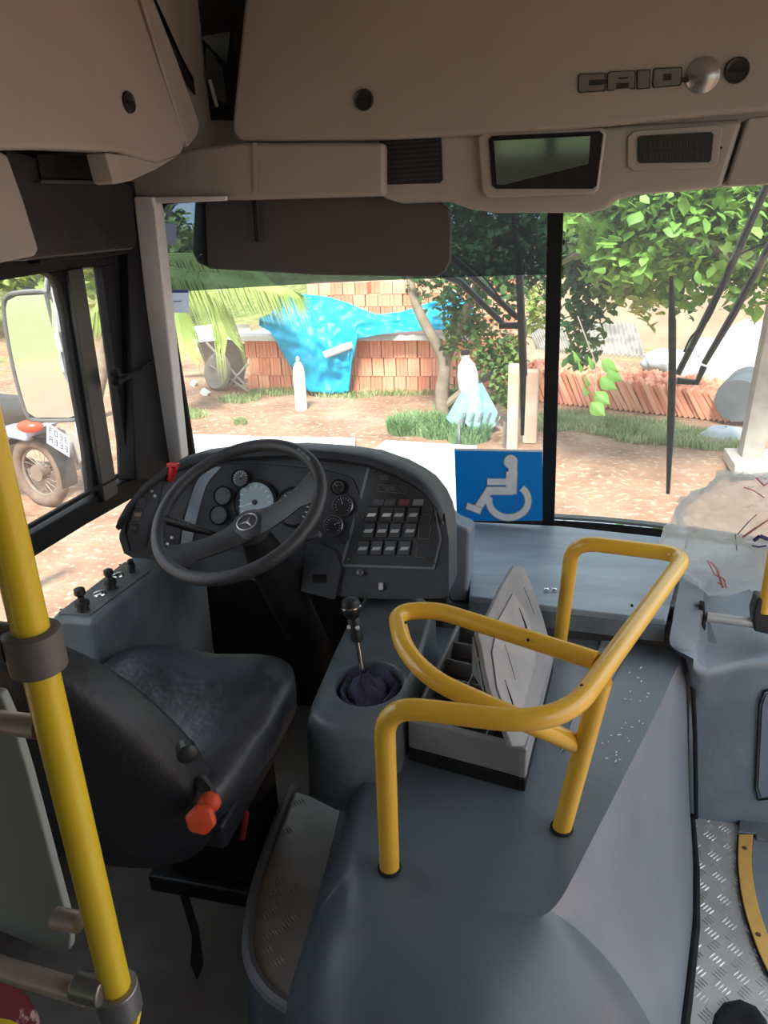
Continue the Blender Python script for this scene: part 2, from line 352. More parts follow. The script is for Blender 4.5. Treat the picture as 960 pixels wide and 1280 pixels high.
# latch with rod
lt = B().tube([at(143,470,'X',XL+.05), at(165,468,'X',XL+.05), at(188,453,'X',XL+.06)], .004, 8).tube([at(150,477,'X',XL+.05), at(178,462,'X',XL+.06)], .006, 8)
lt.lathe([(.012,0),(.014,.01),(.01,.02)], at(141,466,'X',XL+.04), (1,0,0), 12).lathe([(.012,0),(.014,.01),(.01,.02)], at(143,477,'X',XL+.04), (1,0,0), 12).ball(at(189,453,'X',XL+.06), .008)
lt.build('window_latch', M_rubber, wd)
# ================================================================== ENGINE COVER
DZ = .55
ec = thing('engine_cover', 'big dark grey moulded engine cover sloping down between driver floor and entrance', 'engine cover', (-.03,1.2,0))
step = [at(x,y,'Z',.30) for x, y in [(370,990),(428,1010),(412,1075),(392,1150),(374,1225),(363,1252),(340,1232),(322,1205),(317,1170),(325,1110),(345,1050)]]
_s = lambda x, y: at(x, y, 'Z', .30)
LOOP = [((.338,1.79),(.405,1.79,0),0), ((.25,1.53),(.39,1.60,0),0), ((.13,1.20),(.365,1.42,0),0), ((.06,1.01),(.325,1.24,0),.05),
        ((.028,.935),(.29,1.08,0),.35), ((-.01,.905),(.25,.80,0),.8), ((-.12,.895),(-.0,.52,0),1), ((-.22,.90),(-.24,.48,0),1),
        ((-.275,.925),(-.40,.60,0),1), ((-.295,.95),(-.46,.80,.05),1), ((-.305,.97),tuple(_s(366,1256)),1), ((-.33,1.05),tuple(_s(380,1205)),.9),
        ((-.345,1.13),tuple(_s(397,1140)),.7), ((-.36,1.2),tuple(_s(413,1075)),.5), ((-.37,1.30),tuple(_s(428,1010)),.4), ((-.37,1.79),(-.46,1.79,.3),.4)]
dl = spline([Vector((a[0],a[1],DZ)) for a, _, _ in LOOP[3:]], 4); ll = spline([Vector(c) for _, c, _ in LOOP[3:]], 4)
wl2 = [p.x for p in spline([Vector((w,0,0)) for _, _, w in LOOP[3:]], 4)]
deck_top = [Vector((*a,DZ)) for a, _, _ in LOOP[:3]]+dl; low = [Vector(c) for _, c, _ in LOOP[:3]]+ll; wts = [0,0,0]+[min(1,max(0,w)) for w in wl2]
n = len(deck_top); rings = []
for t in (0, .012, .03, .06, .1, .15, .22, .3, .4, .5, .62, .75, .88, 1):
    rg = []
    for a_, c_, w in zip(deck_top, low, wts):
        zf = t*(1-w)+w*(t**1.9); hf = t*(1-w)+w*(1-(1-t)**1.35)
        rg.append(Vector((a_.x+(c_.x-a_.x)*hf, a_.y+(c_.y-a_.y)*hf, a_.z+(c_.z-a_.z)*zf)))
    rings.append(rg)
b = B(); b.V = [p for r in rings for p in r]
for i in range(len(rings)-1):
    for k in range(n-1): b.Fc.append((i*n+k, i*n+k+1, (i+1)*n+k+1, (i+1)*n+k))
b.Fc.append(tuple(range(n)))
dk = b.build('cover_shell', M_deck, ec, angle=38)
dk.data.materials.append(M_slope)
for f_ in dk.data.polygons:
    if f_.index < (len(rings)-1)*(n-1) and f_.index % (n-1) < 8: f_.material_index = 1  # right side lighter: light from the door put into the colour
# raised ribs + drops of grit on the deck
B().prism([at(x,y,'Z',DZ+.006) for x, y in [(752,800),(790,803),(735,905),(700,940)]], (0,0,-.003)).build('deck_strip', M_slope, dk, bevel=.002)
gr = B()
for i in range(26):
    x, y = random.choice([(800,845),(790,870),(775,925),(765,945),(785,905)]); x += random.gauss(0,10); y += random.gauss(0,8)
    c = at(x,y,'Z',DZ+.006); gr.box(c, (random.uniform(.002,.009),.002,.001), Matrix.Rotation(random.uniform(0,3),3,'Z'))
tag(gr.build('grit', M_signw, dk, smooth=False), kind='stuff')
sm = B().tube([Vector((p.x+.004,p.y,.012)) for p in low[:9]], .009, 8); sm.build('edge_seal', M_rubber, ec)
B().tube([(.352,1.775,DZ-.02),(.385,1.775,.3),(.418,1.775,.02)], .006, 8).build('edge_seal', M_rubber, ec)
# recessed step with tread plate on the driver's side
sz = .30
step = [Vector((p.x,p.y,sz)) for p in step]
stp = B().prism(step, (0,0,-.012)).build('step_plate', M_alu, ec, smooth=False)
tag(stp, 'worn tread-plate step on the side')
ts = B()
for (x,y) in [(372,1003),(356,1040),(346,1078),(341,1115),(368,1108),(362,1150),(350,1100),(334,1170),(353,1160),(345,1205),(338,1140),(330,1190)]:
    c0 = at(x,y,'Z',sz+.001); a = math.radians(-40); d = Vector((math.cos(a), math.sin(a), 0)); q = Vector((-d.y,d.x,0))
    for k in range(-2, 3):
        c = c0+q*k*.007
        ts.add([c-d*.012, c-q*.0018, c+d*.012, c+q*.0018, c+Vector((0,0,.0025))], [(0,1,4),(1,2,4),(2,3,4),(3,0,4)])
tag(ts.build('tread_bar', M_alub, stp, smooth=False), kind='stuff')
lip = spline([at(x,y,'Z',sz+.004) for x, y in [(364,985),(340,1048),(320,1110),(311,1165),(314,1205),(335,1240),(366,1262)]], 5)
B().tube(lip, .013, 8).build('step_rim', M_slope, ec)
# mouldings below and beside the step
sk = B(); top = lip; bot = [Vector((p.x-.03, p.y-.01, 0)) for p in lip]
sk.grid([[p-Vector((0,0,.004)) for p in top], [p.lerp(q,.5) for p, q in zip(top, bot)], bot]).build('step_skirt', M_cons, ec)
rs_low = [at(x,y,'Z',sz) for x, y in [(430,1008),(412,1078),(393,1153),(376,1226),(366,1260)]]
B().tube(spline([p+Vector((0,0,.003)) for p in rs_low], 4), .004, 6).build('step_seal', M_rubber, ec)
# ================================================================== GEAR CONSOLE
gc = thing('gear_console', 'dark grey moulded console around the gear lever left of the coin tray', 'console', (-.4,1.4,DZ))
cz = .68
top = [Vector(p) for p in [(-.485,1.19,cz-.012), (-.40,1.155,cz-.012), (-.29,1.175,cz-.012), (-.285,1.45,cz), (-.30,1.78,cz+.01), (-.50,1.78,cz+.01), (-.495,1.45,cz)]]
oc = Vector((-.378,1.315,cz)); ra, rb = .072, .085
N = 28; hole = [oc+Vector((ra*math.cos(2*PI*k/N), rb*math.sin(2*PI*k/N), -.004)) for k in range(N)]
def ray_poly(c, d, poly):
    best = None
    for i in range(len(poly)):
        a_, b_ = poly[i], poly[(i+1) % len(poly)]; e = b_-a_; den = d.x*e.y-d.y*e.x
        if abs(den) < 1e-9: continue
        t = ((a_.x-c.x)*e.y-(a_.y-c.y)*e.x)/den; u = ((a_.x-c.x)*d.y-(a_.y-c.y)*d.x)/den
        if t > 0 and -1e-6 <= u <= 1+1e-6 and (best is None or t < best[0]): best = (t, a_.z+e.z*u)
    return best
outer = []
for k in range(N):
    d = Vector((math.cos(2*PI*k/N), math.sin(2*PI*k/N), 0)); t, z = ray_poly(oc, d, top); p = oc+d*t; p.z = z; outer.append(p)
rgs = []
ctr = Vector((-.39,1.48,0))
def shr(p, s_, dz):
    q = p-ctr; return Vector((ctr.x+q.x*s_, ctr.y+q.y*s_, p.z+dz))
rgs.append([h+Vector((0,0,-.05)) for h in hole]); rgs.append([h+Vector((0,0,-.002)) for h in hole]); rgs.append([h+(h-oc)*.05 + Vector((0,0,.004)) for h in hole])
rgs.append([h.lerp(o_, .5) for h, o_ in zip(hole, outer)])
rgs.append([o_+(oc-o_)*.14 for o_ in outer]); rgs.append([o_+(oc-o_)*.04+Vector((0,0,-.006)) for o_ in outer]); rgs.append([o_+Vector((0,0,-.028)) for o_ in outer])
rgs.append([shr(o_,1.03,0)*1 for o_ in [Vector((o_.x, o_.y, .50)) for o_ in outer]]); rgs.append([Vector((shr(o_,1.04,0).x, shr(o_,1.04,0).y, .475)) for o_ in outer])
b = B(); b.V = [p for r in rgs for p in r]
for i in range(len(rgs)-1):
    for k in range(N): b.Fc.append((i*N+k, i*N+(k+1) % N, (i+1)*N+(k+1) % N, (i+1)*N+k))
b.build('console_shell', M_cons, gc, angle=60)
bt = B(); rr = []
for i, (s_, z) in enumerate([(1.0,-.03), (.8,-.008), (.62,-.03), (.42,-.006), (.2,.004), (.12,.02)]):
    rr.append([oc+Vector(((ra*math.cos(2*PI*k/N)*s_-.012*(1-s_)), rb*math.sin(2*PI*k/N)*s_-.0*(1-s_), z+.007*math.sin(5*2*PI*k/N+i*1.7))) for k in range(N)])
bt.V = [p for r in rr for p in r]
for i in range(5):
    for k in range(N): bt.Fc.append((i*N+k, i*N+(k+1) % N, (i+1)*N+(k+1) % N, (i+1)*N+k))
bt.Fc.append(tuple(range(5*N, 6*N)))
gl = thing('gear_lever', 'black gear lever with chrome-topped knob rising from a dark fabric boot', 'gear lever', oc)
bt.build('boot', M_boot, gl, angle=80)
kb = at(440,762,'Y',1.34); kt = at(437,748,'Y',1.34); base = at(455,852,'Y',1.32); mid_ = at(447,800,'Y',1.33)
B().tube([base, mid_], .006, 10).build('rod', M_chrome, gl)
d = (kt-mid_).normalized()
B().lathe([(.010,0),(.014,.004),(.014,.05),(.011,.055)], mid_+d*-.002, d, 16).build('grip', M_blackp, gl)
B().lathe([(.013,0),(.02,.012),(.022,.026),(.018,.04),(.008,.046)], mid_+d*.052, d, 20).build('knob', M_blackp, gl)
B().lathe([(.019,0),(.0225,.003),(.0225,.006),(.019,.009)], mid_+d*.072, d, 20).build('knob_ring', M_chrome, gl)
for s_ in (-1, 1): B().ball(mid_+d*.035+Vector((s_*.009,-.011,0)), .005, 8, 6).build('button', M_white, gl)
# back panel of the console under the dash (dark olive strip)
bk = B().prism([at(x,y,'Y',1.80) for x, y in [(453,736),(560,745),(556,790),(455,776)]], (0,.03,0)).build('console_riser', mat('brown_black_trim', (.035,.033,.032), .6, scale=9), gc, bevel=.006)
# ================================================================== COIN TRAY WITH STANDING LID
ct = thing('coin_tray', 'light grey plastic coin tray with dark base and slotted lid standing open', 'tray', (-.15,1.4,DZ))
T0, T1 = at(512,962,'Z',DZ+.004), at(655,995,'Z',DZ+.004)
ya = T0.y; yb = T1.y
nl = Vector((-.278,1.235,0)); nr = Vector((-.036,1.185,0)); fr = Vector((.008,1.62,0)); fll = Vector((-.235,1.67,0))
def lp(z): return [Vector((p.x,p.y,z)) for p in (nl, nr, fr, fll)]
B().prism(lp(DZ+.002), (0,0,.03)).build('base', M_rubber, ct, bevel=.003)
ty = B(); L0 = lp(DZ+.034); wz = .062
def wall(a_, b_, th, z0, h, bl=ty):
    e = (b_-a_).normalized(); q = Vector((-e.y, e.x, 0))*th
    bl.prism([Vector((a_.x,a_.y,z0)), Vector((b_.x,b_.y,z0)), Vector((b_.x+q.x,b_.y+q.y,z0)), Vector((a_.x+q.x,a_.y+q.y,z0))], (0,0,h))
ty.prism(L0, (0,0,.008))
wall(nl, nr, .018, DZ+.034, wz+.008); wall(nr, fr, .016, DZ+.034, wz); wall(fr, fll, .012, DZ+.034, wz); wall(fll, nl, .01, DZ+.034, wz)
ty.build('tray_body', M_organ, ct, bevel=.005, seg=3)
dv = B()
def li(u, v): # u across, v along
    return nl.lerp(nr, u).lerp(fll.lerp(fr, u), v)
for u in (.36, .66): wall(li(u,.04), li(u,.97), .004, DZ+.04, .05, dv)
for v in (.25, .45, .62, .8): wall(li(.03,v), li(.95,v), .004, DZ+.04, .045, dv)
dv.build('divider', M_organ, ct, bevel=.001, seg=1)
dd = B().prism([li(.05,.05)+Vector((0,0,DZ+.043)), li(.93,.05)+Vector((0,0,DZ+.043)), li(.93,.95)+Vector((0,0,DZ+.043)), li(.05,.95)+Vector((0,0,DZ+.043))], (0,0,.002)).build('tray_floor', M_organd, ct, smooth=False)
# lid: stands on the right rim, leaning left
hz = DZ+.10
h0 = Vector((-.052,1.20,hz)); h1 = Vector((-.010,1.58,hz)); ax = (h1-h0).normalized()
ln = Vector((.93,-.1,.2)); nrm = ax.cross(Vector((-.58,0,1)).normalized()).normalized()
lidpx = [(638,708),(650,711),(661,735),(674,775),(684,812),(684,832),(650,935),(634,935),(606,865),(600,838),(596,812),(591,793),(606,768),(622,735)]
lid3 = [onp(x,y,h0,nrm) for x, y in lidpx]
lb = B().prism([p for p in lid3], nrm*.012 if nrm.x > 0 else -nrm*.012)
lid = lb.build('lid', M_organ, ct, bevel=.004, seg=3)
tow = -nrm if (CAM-h0).dot(-nrm) > 0 else nrm       # side that faces the camera
if (CAM-h0).dot(tow) < 0: tow = -tow
inn = [onp(x,y,h0+tow*.0125,nrm) for x, y in [(640,742),(655,762),(668,800),(668,830),(644,915),(634,900),(620,860),(614,815),(622,775)]]
B().prism(inn, tow*.003).build('lid_panel', M_beige2 if False else mat('tray_lid_light', (.36,.355,.36), .5, scale=9), lid, bevel=.002)
for sl in [[(651,760),(657,780),(660,798),(656,782)], [(633,806),(640,832),(644,850),(636,828)], [(633,850),(641,875),(644,890),(636,872)], [(657,735),(664,755),(668,768),(660,752)]]:
    B().prism([onp(x+dx,y,h0+tow*.0165,nrm) for (x,y), dx in zip(sl, (-2,-1,0,2))], tow*.001).build('slot', M_rubber, lid, smooth=False)
B().grid([[onp(x,y,h0+tow*.0,nrm) for x, y in [(606,868),(600,838),(592,796)]], [onp(x,y,h0+tow*.0,nrm)-tow*.03 for x, y in [(640,905),(628,868),(608,835)]]], tow*-.003).build('lid_flange', M_organ, lid)
# ================================================================== YELLOW GUARD RAIL
yr = thing('guard_rail', 'yellow painted tube guard rail with looped arm standing on the engine cover', 'rail', (0,1.2,DZ))
R_ = .0175
A0 = at(487,1086,'Z',DZ+.002); zr = .9
C3 = at(716,677,'Z',zr); F0 = at(700,803,'Z',DZ+.002)
main = fillet([A0, Vector((A0.x+.004,A0.y-.004,.895)), at(702,908,'Z',zr), at(858,694,'Z',zr), C3, F0], [.06,.10,.06,.06], 8)
B().tube(main, R_, 16).build('tube', M_yellow, yr, angle=60)
P0 = at(702,1036,'Z',DZ+.002); PT = at(752,850,'Z',zr)
B().tube([P0, PT], R_, 16).build('post', M_yellow, yr, angle=60)
loop = fillet([at(745,826,'Z',zr), at(545,762,'Z',zr), at(494,765,'Z',.895), at(505,812,'Z',.885), at(540,850,'Z',.87), at(640,895,'Z',.845), at(722,930,'Y',1.09)], [.05,.04,.05,.06,.2], 7)
B().tube(loop, R_*.97, 16).build('arm', M_yellow, yr, angle=60)
for p in (A0, F0, P0):
    B().lathe([(.021,0),(.021,.003),(.018,.005)], p+Vector((0,0,.001)), (0,0,1), 20).build('foot_seal', M_rubber, yr)
for x, y, z in [(507,778,.905),(790,757,.91),(727,857,.91),(660,800,.905)]: B().ball(at(x,y,'Z',z+.006), .003, 8, 6).build('screw', M_rubber, yr)
# ================================================================== FRONT SHELF: lid, ledges, sign
sf = thing('front_shelf', 'dark grey moulded shelf under the windscreen around the service lid', 'shelf', (0,2.1,.4))
fz = .625
B().prism([Vector(p) for p in [(-.5,1.92,fz),(.385,1.86,fz),(.385,2.30,fz),(-.5,2.36,fz)]], (0,0,-.09)).build('shelf_top', M_grey, sf, bevel=.01)
B().prism([Vector(p) for p in [(-.30,1.86,DZ-.1),(.37,1.83,DZ-.1),(.37,1.83,.592),(-.30,1.86,.592)]], (0,.06,0)).build('shelf_front', M_cons, sf, bevel=.006)
lidp = [at(592,652,'Z',.662), at(700,657,'Z',.664), at(858,674,'Z',.662), at(833,775,'Z',.633), at(720,762,'Z',.633), at(586,745,'Z',.633)]
sl_ = thing('service_lid', 'scuffed pale grey service lid below the centre of the windscreen', 'lid', (.05,2.1,.62))
B().prism(lidp, (0,0,-.02)).build('lid_panel', M_worn, sl_, bevel=.005)
B().prism([lidp[5]+Vector((0,0,-.018)), lidp[4]+Vector((0,0,-.018)), lidp[3]+Vector((0,0,-.018)), lidp[3]+Vector((0,-.012,-.06)), lidp[4]+Vector((0,-.012,-.06)), lidp[5]+Vector((0,-.012,-.06))], (0,.012,0)).build('lid_edge', M_cons, sl_, bevel=.003)
for x, y in [(683,737),(693,737)]: B().lathe([(.007,0),(.007,.003),(.004,.005)], at(x,y,'Z',.642), (0,0,1), 10).build('bolt', M_chrome, sl_)
B().prism([at(x,y,'Y',1.80) for x, y in [(784,782),(808,782),(808,795),(784,795)]], (0,.01,0)).build('catch', M_rubber, sl_, bevel=.002)
# pale moulded side of the dash between pod and lid
B().prism([at(x,y,'Y',1.86) for x, y in [(550,622),(564,652),(588,662),(584,752),(561,752),(540,700)]], (0,.12,-.02)).build('shelf_side', M_grey, sf, bevel=.012)
# entrance-side console, right of the cover
sc_ = thing('entrance_console', 'grey moulded bulkhead beside the entrance right of the yellow rail', 'console', (.75,1.95,0))
fy = lambda x, y: at(x, y, 'Y', 1.795)
cols = [[at(905,680,'Z',.655), at(882,735,'Z',.635), at(874,775,'Z',.615), at(868,815,'Z',.59), at(866,838,'Z',.555), fy(865,870), fy(865,950), fy(865,1055)],
        [at(925,683,'Z',.655), at(886,738,'Z',.60), at(877,785,'Z',.575), at(874,820,'Z',.565), at(874,845,'Z',.54), fy(874,875), fy(874,950), fy(874,1052)],
        [at(940,686,'Z',.655), at(892,742,'Z',.555), at(884,790,'Z',.55), at(884,828,'Z',.55), at(884,846,'Z',.535), fy(884,868), fy(884,950), fy(884,1050)],
        [at(985,690,'Z',.655), at(935,742,'Z',.55), at(925,788,'Z',.545), at(925,818,'Z',.545), at(925,834,'Z',.53), fy(925,856), fy(925,940), fy(925,1040)],
        [at(1030,695,'Z',.655), at(1000,742,'Z',.55), at(985,782,'Z',.545), at(980,808,'Z',.545), at(978,824,'Z',.53), fy(976,848), fy(976,930), fy(976,1028)],
        [Vector((1.15,2.02,.655)), Vector((1.15,1.97,.55)), Vector((1.16,1.92,.545)), Vector((1.17,1.87,.545)), Vector((1.18,1.83,.53)), Vector((1.18,1.80,.50)), Vector((1.18,1.80,.25)), Vector((1.18,1.80,0))]]
rg2 = [at(862,673,'Z',.66), at(848,735,'Z',.64), at(841,775,'Z',.63), at(838,806,'Z',.60), at(858,822,'Z',.56), at(861,868,'Y',1.795), at(862,950,'Y',1.795), at(864,1056,'Y',1.795)]
colsS = [spline(c, 3) for c in [rg2]+cols]
B().grid(colsS, lambda i, j: Vector((0,.008,-.008))).build('bulkhead_shell', M_grey, sc_, angle=75)
B().prism([Vector(p) for p in [(.37,1.83,0),(.42,1.83,0),(.42,2.3,0),(.37,2.3,0)]], (0,0,.55)).build('inner_wall', M_cons, sc_)
B().tube([at(x,y,'Y',1.79) for x, y in [(965,862),(955,864),(949,880),(944,985),(948,1000),(965,998)]], .003, 6).build('hatch_seam', M_rubber, sc_)
B().prism([at(x,y,'Y',1.795) for x, y in [(966,865),(957,867),(952,882),(947,982),(951,996),(966,994)]], (0,-.004,0)).build('hatch', M_grey, sc_, bevel=.002)
# sign
sg = thing('wheelchair_sign', 'blue square sign with white wheelchair symbol at the foot of the windscreen', 'sign', (-.19,2.3,.665))
c00 = at(571,651,'Y',2.3); c11 = at(678,563,'Y',2.3); c01 = at(568,561,'Y',2.3); c10 = at(678,651,'Y',2.3)
def sp(x, y, o=0): return at(x,y,'Y',2.3-o)
B().prism([c01, c11, c10, c00], (0,.004,0)).build('sign_board', M_blue, sg, smooth=False)
B().prism([sp(568,560.5,.001), sp(678,562.5,.001), sp(678,565,.001), sp(568,563,.001)], (0,.001,0)).build('top_edge', M_signw, sg, smooth=False)
def z7(x, y): return (540+x/2.286, 540+y/2.286)
def strokes(poly, w, fn, th, bl):
    for qi_, (a_, b_) in enumerate(zip(poly, poly[1:])):
        th = th+.00012
        p = Vector((a_[0],a_[1])); q = Vector((b_[0],b_[1])); d_ = (q-p).normalized(); nn = Vector((-d_.y, d_.x))*w; e_ = d_*w*.55
        bl.prism([fn(*(p-e_+nn)), fn(*(q+e_+nn)), fn(*(q+e_-nn)), fn(*(p-e_-nn))], (0,-th,0))
for nm, wx, th, mm, off in [('symbol_outline', 2.3, .0006, mat('sign_symbol_edge', (.45,.5,.55), .5, scale=20), .0015), ('symbol', 0, .0012, M_signw, .0016)]:
    sy = B(); fn = lambda x, y: sp(x, y, off)
    hx, hy = z7(225,85); hr = 8.2+wx*.4
    sy.prism([fn(hx+hr*math.cos(2*PI*k/20), hy+hr*math.sin(2*PI*k/20)) for k in range(20)], (0,-th,0))
    strokes([z7(231,98), z7(230,150)], 5.0+wx*.4, fn, th+.0003, sy); strokes([z7(228,122), z7(226,168)], 6.5+wx*.4, fn, th+.0005, sy)
    strokes([z7(163,142), z7(226,142)], 3.6+wx*.4, fn, th+.0001, sy)
    strokes([z7(226,168), z7(163,168), z7(128,222)], 4.6+wx*.4, fn, th, sy); strokes([z7(136,224), z7(104,212)], 3.6+wx*.4, fn, th+.0009, sy)
    arc = [z7(219+54*math.cos(a), 196+48*math.sin(a)) for a in [math.radians(t) for t in range(-45, 176, 11)]]
    aw = 3.8+wx*.4; ro = []; ri = []
    for t in range(-48, 196, 8):
        a = math.radians(t); cx_, cy_ = z7(219, 196); ex, ey = math.cos(a), math.sin(a)
        ro.append(fn(cx_+ex*(24.6+aw), cy_+ey*(21.2+aw))); ri.append(fn(cx_+ex*(24.6-aw), cy_+ey*(21.2-aw)))
    sy.grid([ro, ri], (0,-th*.9,0))
    sy.build(nm, mm, sg, smooth=False)
# ================================================================== DASHBOARD
ATAB = [(140,1.50),(190,1.60),(240,1.70),(330,1.74),(440,1.73),(500,1.70),(565,1.66)]
def DP(x, y, off=0):
    a_ = lerp1(ATAB, x); r = ray(x, y); t = (a_-off+.35*1 + 0)/(r.y-.5*r.z) if False else (a_-off+.5*(1.6-.9))/(r.y-.5*r.z)
    return CAM+r*t
TOP = [(149,668),(155,650),(165,632),(185,607),(207,590),(230,578),(260,569),(292,565),(330,563),(364,562),(420,566),(462,572),(498,585),(520,597),(534,607),(548,625),(556,643),(561,674)]
BOT = [(149,674),(155,692),(165,697),(185,699),(207,702),(230,708),(260,716),(330,728),(376,738),(430,747),(500,749),(555,748),(561,742)]
XS = [149,151,155,160,165,175,185,196,207,218,230,245,260,275,292,310,330,347,364,392,420,441,462,480,498,509,520,527,534,541,548,552,556,559,561]
db = thing('dashboard', 'charcoal moulded driver dashboard pod with gauges and switch panel', 'dashboard', (-.7,1.8,.7))
rows = []
for x in XS:
    t, b_ = lerp1(TOP, x), lerp1(BOT, x); rows.append([DP(x, t+(b_-t)*k/8) for k in range(9)])
def back(i, j): return Vector((0, .12 if j > 0 else .05, -.01))
B().grid(rows, lambda i, j: Vector((.0, .14, -.02))).build('dash_shell', M_dash, db, bevel=.012, seg=3, angle=50)
# hood lip round the top
def dp_line(tab, off): return [DP(x, y, off) for x, y in tab]
rim = B(); rw_ = []
for x, y in TOP[1:-1]:
    nx = .12*(350-x)/200
    p = DP(x, y, 0); rw_.append([p+Vector((0,.10,-.015)), p+Vector((0,.02,.012)), p+Vector((0,-.025,.010)), p+Vector((0,-.04,-.004)), p+Vector((0,-.03,-.016)), p+Vector((0,.02,-.02))])
rim.grid(rw_).build('hood', M_dash, db, angle=70)
# instrument panel
ip = [(227,684),(236,640),(248,598),(262,583),(274,580),(330,580),(409,588),(440,597),(449,607),(453,630),(447,655),(440,676),(411,682),(382,688),(300,690)]
ipn = B(); 
inside = [DP(x,y,.004) for x, y in ip]
ipm = B()
for k in range(10):
    pass
def patch(outline, off, th, name, m, parent, bevel=0, nx=8):
    """closed outline (pixels) laid on the curved dash as vertical strips"""
    xs = [min(p[0] for p in outline)+(max(p[0] for p in outline)-min(p[0] for p in outline))*k/nx for k in range(nx+1)]
    rows = []
    for x in xs:
        x = min(max(x, xs[0]+.01), xs[-1]-.01); ys = []
        for (x0,y0), (x1,y1) in zip(outline, outline[1:]+outline[:1]):
            if (x0-x)*(x1-x) <= 0 and x0 != x1: ys.append(y0+(y1-y0)*(x-x0)/(x1-x0))
        rows.append([DP(x, min(ys)+(max(ys)-min(ys))*k/3, off) for k in range(4)])
    return B().grid(rows, (0,th,0)).build(name, m, parent, bevel=bevel, angle=50)
ipo = patch(ip, .004, .006, 'instrument_panel', M_dashd, db, 0, 20)
patch([(224,690),(232,640),(247,597),(268,584),(276,584),(258,604),(246,645),(237,690)], .007, .008, 'panel_rim', M_worn, ipo)
nd = Vector((0,-.89,.45)).normalized()
def gauge(x, y, r, face, name='gauge', needle=None, label=None, ringm=None):
    c = DP(x,y,.008); s_ = (c-CAM).dot(-(RM.col[2]))/FPX; R = r*s_*1.08
    g = B().lathe([(R,0),(R,.012),(R*.9,.014),(R*.84,.008)], c-nd*.006, nd, 28).build(name, ringm or M_rubber, ipo)
    f_ = B().lathe([(R*.86,0),(R*.86,.001)], c+nd*.003, nd, 28).build('dial_face', face, g)
    if label: tag(g, label)
    u = Vector((1,0,0)); v = nd.cross(u).normalized()
    if needle is not None:
        a = math.radians(needle); d_ = (u*math.cos(a)+v*math.sin(a)).normalized(); q = nd.cross(d_)
        mk = B()
        for k in range(13):
            w = math.radians(-40+k*20*1.08); e = u*math.cos(w)+v*math.sin(w); h = nd.cross(e)
            mk.add([c+nd*.0045+e*R*.62-h*R*.02, c+nd*.0045+e*R*.76-h*R*.02, c+nd*.0045+e*R*.76+h*R*.02, c+nd*.0045+e*R*.62+h*R*.02], [(0,1,2,3)])
        mk.add([c+nd*.005-q*R*.03, c+nd*.005+d_*R*.7-q*R*.01, c+nd*.005+d_*R*.7+q*R*.01, c+nd*.005+q*R*.03], [(0,1,2,3)])
        mk.build('markings', M_signw, g, smooth=False)
        B().lathe([(R*.12,0),(R*.1,.004)], c+nd*.004, nd, 12).build('needle_hub', M_blackp, g)
    return g
gauge(319,628,27,M_teal,needle=200,label='big speedometer with pale teal face')
gauge(301,598,11,M_gauge,needle=60); gauge(279,620,11.5,M_dash,'blank_cover'); gauge(274,644,11.5,M_dash,'blank_cover')
gauge(368,634,24,M_gauge,needle=110,label='big dark gauge half hidden behind the spoke')
gauge(423,609,9,M_gauge,needle=140); gauge(429,632,12.5,M_gauge,needle=110,ringm=mat('gauge_ring_grey',(.2,.2,.21),.3,.6,scale=9)); gauge(417,657,12,M_gauge,needle=30,ringm=MC['gauge_ring_grey'])
# switch panel
spo = [(429,705),(445,650),(457,605),(465,575),(498,586),(520,602),(536,620),(545,640),(548,675),(547,709)]
rimp = patch([(425,708),(441,650),(454,604),(462,573),(498,583),(523,600),(540,618),(550,640),(552,675),(551,712)], .004, .006, 'panel_trim', mat('grey_panel_trim', (.2,.215,.24), .4, scale=9), db, 0, 14)
swp = patch(spo, .0075, .004, 'switch_panel', M_blackp, db, 0, 14)
def quad(x0, y0, x1, y1, off, th, name, m, par, skew=0, bevel=0):
    return B().prism([DP(x0+skew,y0,off), DP(x1+skew,y0,off), DP(x1-skew,y1,off), DP(x0-skew,y1,off)], (0,-th,0)).build(name, m, par, bevel=bevel)
M_sw = mat('rocker_switch_black', (.035,.037,.042), .4, scale=9); M_swt = mat('switch_lens_grey', (.55,.57,.6), .4, scale=9); M_sww = mat('switch_lens_white', (.9,.9,.92), .4, scale=9)
for r_, (yy, xx) in enumerate([(645,(465,484,499,517)), (665,(461,478,494,513)), (687,(454,471,488,506))]):
    for c_, x in enumerate(xx):
        o = quad(x-7,yy-12,x+7,yy+6,.009,.005,'rocker_switch',M_sw,swp,1.5,.0015)
        quad(x-5.5,yy-3.5,x+4.5,yy+.5,.0142,.0012,'switch_lens', M_sww if r_ == 0 and c_ < 2 else M_swt, o, 1.2)
M_lab1 = mat('label_dark', (.09,.09,.1), .5, scale=9)
for x, m_ in [(473,M_lab1),(488,M_lab1),(505,mat('label_red',(.28,.05,.05),.5,scale=9)),(523,mat('label_grey',(.28,.3,.34),.5,scale=9))]:
    quad(x-6.5,624,x+6.5,631.5,.0085,.001,'warning_label',m_,swp,1)
tr_ = B(); 
def dline(pts, w, off, bl):
    for (a_, b_) in zip(pts, pts[1:]):
        bl.tube([DP(a_[0],a_[1],off), DP(b_[0],b_[1],off)], w, 4)
dline([(471,614),(475,606),(509,608),(507,617),(471,614)], .0010, .009, tr_)
dline([(475,612),(480,608),(484,612)], .0009, .009, tr_); dline([(496,613),(500,609),(505,613)], .0009, .009, tr_)
dline([(527,643),(537,643),(539,646),(536,657)], .0008, .009, tr_); dline([(524,656),(523,673),(536,674),(539,657)], .0008, .009, tr_); dline([(522,681),(520,696),(531,697)], .0008, .009, tr_)
tag(tr_.build('printed_outline', mat('print_grey', (.22,.23,.25), .5, scale=9), swp, smooth=False), kind='stuff')
quad(474,594,486,600,.0085,.001,'badge',MC['label_dark'],swp)
quad(481,608,494,614,.0085,.0006,'badge',MC['label_dark'],swp)
